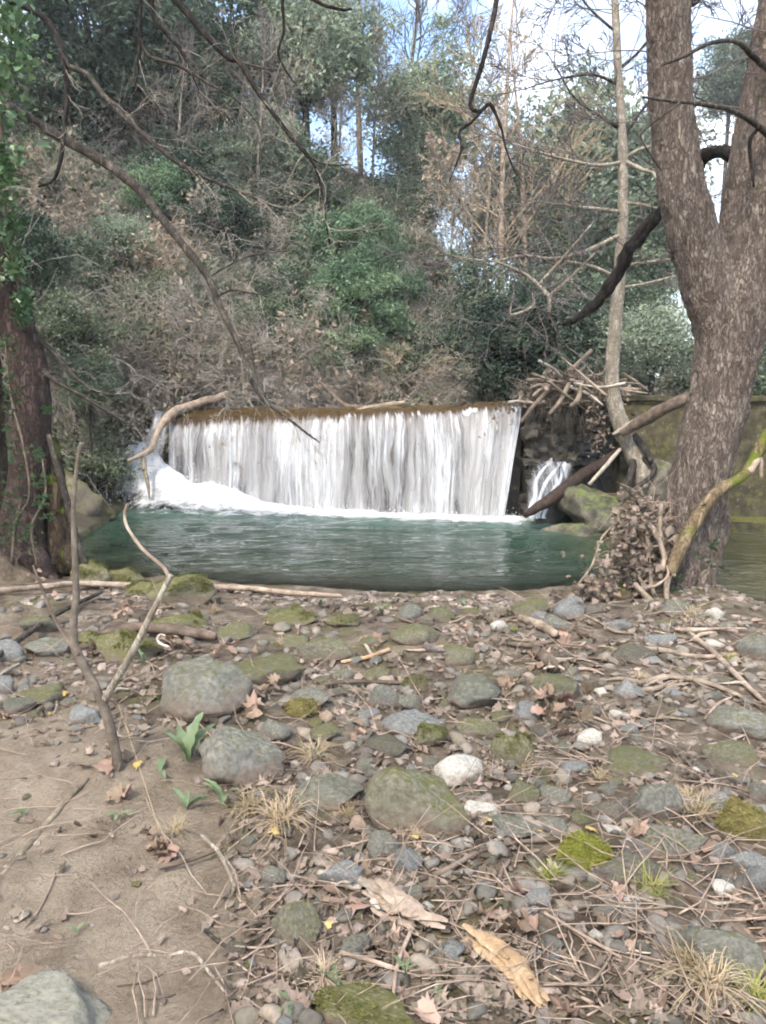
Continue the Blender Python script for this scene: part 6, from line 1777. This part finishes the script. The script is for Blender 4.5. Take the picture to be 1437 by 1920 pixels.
# ------------------------------------------------------------------ fallen leaves
def palm_leaf(seed):
    """five-lobed dry leaf, curled, with a stalk"""
    rg = np.random.default_rng(seed)
    pts = []
    for i, (a, r_) in enumerate([(-2.4, .5), (-1.8, .42), (-1.25, .85), (-.9, .58), (-.6, .84), (-.32, .66), (0, 1.0), (.32, .66), (.6, .84), (.9, .58), (1.25, .85), (1.8, .42), (2.4, .5)]):
        r_ *= rg.uniform(.85, 1.12)
        pts.append((math.sin(a) * r_, math.cos(a) * r_))
    a = np.array(pts)
    inner = a * .5
    curl = rg.uniform(.2, .95)
    z = lambda q: curl * (q[:, 0] ** 2 + q[:, 1] ** 2) * (.5 + .6 * np.sin(np.arctan2(q[:, 0], q[:, 1]) * 2 + seed)) + .12 * rg.normal(0, 1, len(q))
    V = np.vstack([np.c_[a, z(a)], np.c_[inner, z(inner) - .04], [[0, -.05, 0]], [[.012, -.1, .0], [-.012, -.1, 0], [.0, -.75, .08]]])
    n = len(a)
    F = []
    for i in range(n - 1):
        F += [[i, i + 1, n + i + 1], [i, n + i + 1, n + i], [n + i, n + i + 1, 2 * n]]
    F.append([2 * n + 1, 2 * n + 2, 2 * n + 3])
    return V * .5, np.array(F)
def torn_leaf(seed):
    """folded or broken scrap of leaf"""
    rg = np.random.default_rng(seed)
    n_ = 14
    a = np.linspace(0, 2 * np.pi, n_, endpoint=False)
    r_ = rg.uniform(.65, 1.05, n_)
    q = np.c_[np.cos(a) * r_ * rg.uniform(.45, .8), np.sin(a) * r_]
    z = rg.uniform(.3, 1.2) * np.abs(q[:, 0]) + .1 * rg.normal(0, 1, n_)
    V = np.vstack([np.c_[q, z], np.c_[q * .5, z * .45], [[0, 0, 0]]])
    F = []
    for i in range(n_):
        j = (i + 1) % n_
        F += [[i, j, n_ + j], [i, n_ + j, n_ + i], [n_ + i, n_ + j, 2 * n_]]
    return V * .3, np.array(F)
LV = [palm_leaf(k) for k in range(4)] + [torn_leaf(k) for k in range(5)]
leaf_me = [mesh_np('plane_leaf', v, [f], M['planeleaf'], True) for v, f in LV]
yel_me = mesh_np('yellow_leaf', *[(v, [f]) for v, f in [ivy_leaf()]][0], M['yellowleaf'], False)
def put_leaf(px, py, me, size, lab, lift=.012, tilt=.35):
    q = G(px, py)
    q[2] += lift
    for sx_, sy_, sr in placed:                              # lie on a stone if one is there
        pass
    o = ob('fallen_leaf', me, None, q, (rng.normal(0, tilt), rng.normal(0, tilt), rng.uniform(0, 6.28)), size)
    tag(o, lab, 'leaf', 'fallen leaves on the bank')
    return o
CL = [(1040, 1340, 26, 32, .1), (500, 1305, 7, 14, .05), (470, 1352, 5, 10, .05), (800, 1405, 5, 18, .02), (335, 1218, 9, 20, .08), (430, 1232, 7, 14, .05), (700, 1212, 5, 22, .02), (650, 1690, 7, 26, .03),
      (965, 1735, 5, 20, .02), (300, 1600, 8, 20, .03), (222, 1500, 4, 12, .05), (40, 1850, 6, 22, .02), (85, 1110, 12, 26, .1), (250, 1150, 9, 20, .08), (1120, 1125, 22, 32, .16), (1150, 1085, 18, 18, .25),
      (1010, 1250, 8, 16, .05), (1090, 1205, 10, 24, .03), (870, 1182, 8, 24, .02), (690, 1372, 5, 20, .02), (210, 1440, 3, 8, .05), (1195, 1575, 3, 8, .03), (950, 1290, 6, 14, .03)]
nl = 0
for a, b, n_, sp, lf in CL:
    for _ in range(n_):
        px, py = a + rng.normal(0, sp), b + rng.normal(0, sp * .55)
        lab = f'dry leaf clustered {where(a, b)}'
        put_leaf(px, max(py, 1075), leaf_me[rng.integers(9)], rng.uniform(.08, .15), lab, .01 + lf * rng.random(), .5)
        nl += 1
while nl < 285:
    px, py = rng.uniform(0, 1437), rng.uniform(1150, 1915)
    if px < 420 and py > 1420 and rng.random() < .85: continue
    p = G(px, py)
    if edge_y(p[0]) - p[1] < .08: continue
    lab = f'dry brown leaf {where(px, py)}'
    put_leaf(px, py, leaf_me[rng.integers(9)], rng.uniform(.05, .13), lab)
    nl += 1
for a, b in [(125, 1307), (88, 1345), (967, 1283), (1035, 1192), (785, 1578), (622, 1745), (915, 1550), (1105, 1560), (1002, 1563), (1378, 1460), (258, 1437), (523, 1566), (618, 1352), (90, 1210)]:
    lab = f'small yellow leaf {where(a, b)}'
    put_leaf(a, b, yel_me, rng.uniform(.03, .05), lab, .02, .25)
# the rest of the leaf litter
g = Geo()
for _ in range(5200):
    px, py = rng.uniform(-20, 1460), rng.uniform(1125, 1915)
    if px < 430 and py > 1400 and rng.random() < .9: continue
    p = G(px, py)
    if edge_y(p[0]) - p[1] < .05 or fbm(p[0] * 1.3, p[1] * 1.3, 0, 2, 55) < -.25: continue
    v, f = LV[rng.integers(9)]
    e = np.array(Euler((rng.normal(0, .4), rng.normal(0, .4), rng.uniform(0, 6.28))).to_matrix())
    g.add((v * rng.uniform(.02, .075) * (1 + .35 * max(p[1] - 3, 0))) @ e.T + p + [0, 0, .01], f)
for a, b, Yd, n_, sp in [(1215, 1060, 5.95, 160, 24), (1185, 1040, 6.0, 160, 22), (1150, 1110, 5.85, 240, 36), (1205, 985, 6.05, 90, 16), (1110, 1140, 5.8, 160, 30)]:
    for _ in range(n_):
        p = P(a + rng.normal(0, sp), b + rng.normal(0, sp), Yd + rng.normal(0, .08))
        v, f = LV[rng.integers(9)]
        e = np.array(Euler((rng.normal(0, 1), rng.normal(0, 1), rng.uniform(0, 6.28))).to_matrix())
        g.add((v * rng.uniform(.05, .12)) @ e.T + p, f)
tag(ob('leaf_litter', g.mesh('leaf_litter', M['litterleaf'], True)), 'small crumbled leaf litter strewn over the bank', 'leaf litter', kind='stuff')

# ------------------------------------------------------------------ grass tufts and herbs
def tuft_mesh(seed, n, L, w, droop, mat):
    rg = np.random.default_rng(seed)
    g = Geo()
    for _ in range(n):
        a, t = rg.uniform(0, 6.28), rg.uniform(.2, 1.1)
        l_ = L * rg.uniform(.5, 1.2)
        s_ = np.linspace(0, 1, 6)
        rad = np.sin(t) * l_ * s_ + .0
        z = np.cos(t) * l_ * s_ - droop * l_ * s_ ** 2
        dx, dy = math.cos(a), math.sin(a)
        c_ = np.stack([dx * rad + rg.normal(0, .012), dy * rad + rg.normal(0, .012), np.maximum(z, .004)], -1)
        ww = w * (1 - s_ * .85)[:, None]
        sd_ = np.array([-dy, dx, 0]) * ww
        V = np.concatenate([c_ - sd_, c_ + sd_])
        g.add(V, [[i, i + 1, 7 + i, 6 + i] for i in range(5)])
    return g.mesh('tuft', M[mat], True)
tuft = [tuft_mesh(1, 90, .16, .0016, .5, 'drygrass'), tuft_mesh(2, 110, .2, .0016, .7, 'drygrass'), tuft_mesh(3, 80, .13, .0016, .4, 'greengrass')]
for a, b, k, s_, lab in [(590, 1420, 1, 1.1, 'dry grass tuft hanging below the yellow-mossed stone'), (530, 1540, 1, 1.3, 'dry grass tuft right of the tall grey boulder'), (470, 1520, 0, 1.1, 'dry grass tuft at the foot of the tall grey boulder'),
                      (650, 1530, 0, .7, 'dry grass under the low grey stone'), (1310, 1530, 0, 1.0, 'dry grass tuft above the flat-topped slab'), (1290, 1500, 1, .7, 'pale grass tuft beside the long sloping boulder'),
                      (1030, 1650, 2, .9, 'greenish grass tuft left of the moss cushion'), (1220, 1670, 2, 1.0, 'greenish grass tuft below the moss cushion'), (1330, 1850, 1, 1.2, 'large dry grass tuft before the lower right boulder'),
                      (1420, 1880, 2, 1.1, 'green grass tuft in the lower right corner'), (1290, 1810, 0, 1.0, 'dry grass draped over the lower right boulder'), (1125, 1460, 0, .7, 'dry grass tuft beside the smooth blue-grey pebble'),
                      (965, 1185, 2, .6, 'small green tuft near the short tan log'), (1200, 1275, 1, .7, 'dry grass by the dark stone on the rooty soil'), (1300, 1160, 1, 1.3, 'straw-coloured tuft at the foot of the big trunk'),
                      (840, 1165, 2, .8, 'green tuft at the water in the middle of the bank'), (745, 1165, 2, .5, 'small green tuft beside the grey shore stone'), (530, 1210, 0, .8, 'dry tuft behind the smooth olive boulder'),
                      (400, 1150, 0, .9, 'dry stalks beside the mossy shore stones'), (780, 1570, 0, .5, 'dry tuft below the wedge-shaped boulder'), (975, 1440, 0, .8, 'pale grass on the mossy upright stone'),
                      (1370, 1240, 2, .8, 'faint green tuft on the soil at the right edge'), (330, 1560, 0, .8, 'dry grass in front of the sapling'), (610, 1840, 0, .7, 'dry grass beside the yellow-mossed bottom boulder')]:
    q = G(a, b)
    tag(ob('grass_tuft', tuft[k], None, q, (0, 0, rng.uniform(0, 6.28)), s_), lab, 'grass')
# long-leaved herb between the boulders: every leaf its own part
def blade(L, w, seed):
    s_ = np.linspace(0, 1, 9)
    rg = np.random.default_rng(seed)
    wd = w * np.sin(np.pi * np.clip(s_ * .92 + .06, 0, 1)) ** .7 * (1 + .25 * np.where(np.arange(9) % 2, 1, -1))
    z = L * (.5 * s_ - .55 * s_ ** 2)
    y = L * s_ * .95
    Lf, Md, Rt = np.stack([-wd, y, z + wd * .35], -1), np.stack([0 * wd, y, z], -1), np.stack([wd, y, z + wd * .35], -1)
    V = np.concatenate([Lf, Md, Rt])
    F = [[i, 9 + i, 10 + i, i + 1] for i in range(8)] + [[9 + i, 18 + i, 19 + i, 10 + i] for i in range(8)]
    return mesh_np('herb_leaf', V, [np.array(F)], M['herb'])
blades = [blade(1, .1, 1), blade(1, .12, 2)]
def herb(px, py, n_, L, lab, up_=.5, dirs=None):
    q = G(px, py)
    root = tag(empty('herb', q), lab, 'plant')
    for i in range(n_):
        az = rng.uniform(0, 6.28) if dirs is None else dirs[i]
        ob('leaf', blades[i % 2], root, (0, 0, .01), (rng.uniform(up_ * .6, up_ * 1.3), 0, az), L * rng.uniform(.7, 1.15))
herb(352, 1432, 6, .2, 'long-leaved green herb between the two big boulders', .8, [-.6, -.4, .5, 1.5, 2.4, -.2])
herb(420, 1505, 5, .13, 'green herb at the foot of the tall grey boulder', .6)
herb(300, 1452, 3, .1, 'two green leaves on the sand beside the sapling', .2)
herb(350, 1520, 4, .1, 'pale green herb on the sand edge', .5)
herb(225, 1535, 6, .06, 'small green rosette on the sand below the sapling', .4)
herb(45, 1530, 6, .06, 'small green rosette at the left edge', .4)
herb(300, 1320, 6, .11, 'dark green herb in the shade left of the largest boulder', .7)
herb(270, 1250, 6, .1, 'green herb behind the sapling fork', .9)
herb(145, 1750, 5, .04, 'tiny green seedling on the sand', .4)
herb(815, 1870, 4, .04, 'small blue-green seedling at the bottom', .4)
herb(760, 1830, 3, .05, 'dark ivy seedling beside the brown stick', .5)
herb(630, 1850, 4, .05, 'green seedling by the yellow-mossed bottom boulder', .5)
herb(545, 1890, 4, .05, 'bright seedling at the bottom edge', .4)
herb(1035, 1410, 4, .05, 'bright seedling below the brown leaf pile', .6)
herb(600, 1140, 5, .1, 'green shore plant behind the pale log', .7)
herb(715, 1150, 6, .1, 'dark green shore plant at the water edge', .8)
herb(870, 1135, 6, .09, 'bright green shore plant at the middle of the water edge', .7)
herb(120, 1040, 6, .13, 'bright leaves on the broken trunk by the pool', .8)
for pl, lab in [([(222, 1320), (262, 1440), (300, 1560)], 'thin dry stalk leaning left of the herb')]:
    a = G(*pl[2])
    pts = np.array([a, P(pl[1][0], pl[1][1], a[1] + .08), P(pl[0][0], pl[0][1], a[1] + .14)])
    tag(ob('dry_stalk', limb_mesh('dry_stalk', [(pts - a, [.0014, .0012, .0008])], M['drygrass'], k=5, knob=.05), None, a), lab, 'stalk')

# ------------------------------------------------------------------ tell look-alikes apart by their order from left to right
ORD = ['leftmost', 'second from left', 'third from left', 'fourth from left', 'fifth from left', 'sixth from left', 'seventh from left', 'eighth from left', 'ninth from left', 'tenth from left']
NUM = {2: 'two', 3: 'three', 4: 'four', 5: 'five', 6: 'six', 7: 'seven', 8: 'eight', 9: 'nine', 10: 'ten'}
same = {}
for o in list(col.objects):
    if o.parent is None and o.get('label') and o.get('group'):
        same.setdefault(o['label'], []).append(o)
for lab, lst in same.items():
    k = len(lst)
    if 2 <= k <= 10:
        lst.sort(key=lambda q: q.location.x / max(q.location.y, .1))
        for i, o in enumerate(lst):
            w = 'rightmost' if i == k - 1 else ORD[i]
            o['label'] = f'{lab}, {w} of {NUM[k]}'

# ------------------------------------------------------------------ thin veil added to pale the background, standing in for lens glare
bm = bmesh.new()
bmesh.ops.create_cube(bm, size=1)
hm = bpy.data.meshes.new('added_haze')
bm.to_mesh(hm)
bm.free()
m = Mt('added_haze_air')
pv = m.n('ShaderNodeVolumePrincipled')
pv.inputs['Color'].default_value = (.93, .96, 1, 1)
pv.inputs['Density'].default_value = 0.0016
m.l(pv.outputs[0], m.out.inputs['Volume'])
hm.materials.append(m.m)
hz_ = ob('added_haze', hm, None, (0, 100, 12.5), None, (830, 830, 30))
tag(hz_, 'thin pale veil added to wash out the far slope', 'added_haze', kind='stuff')
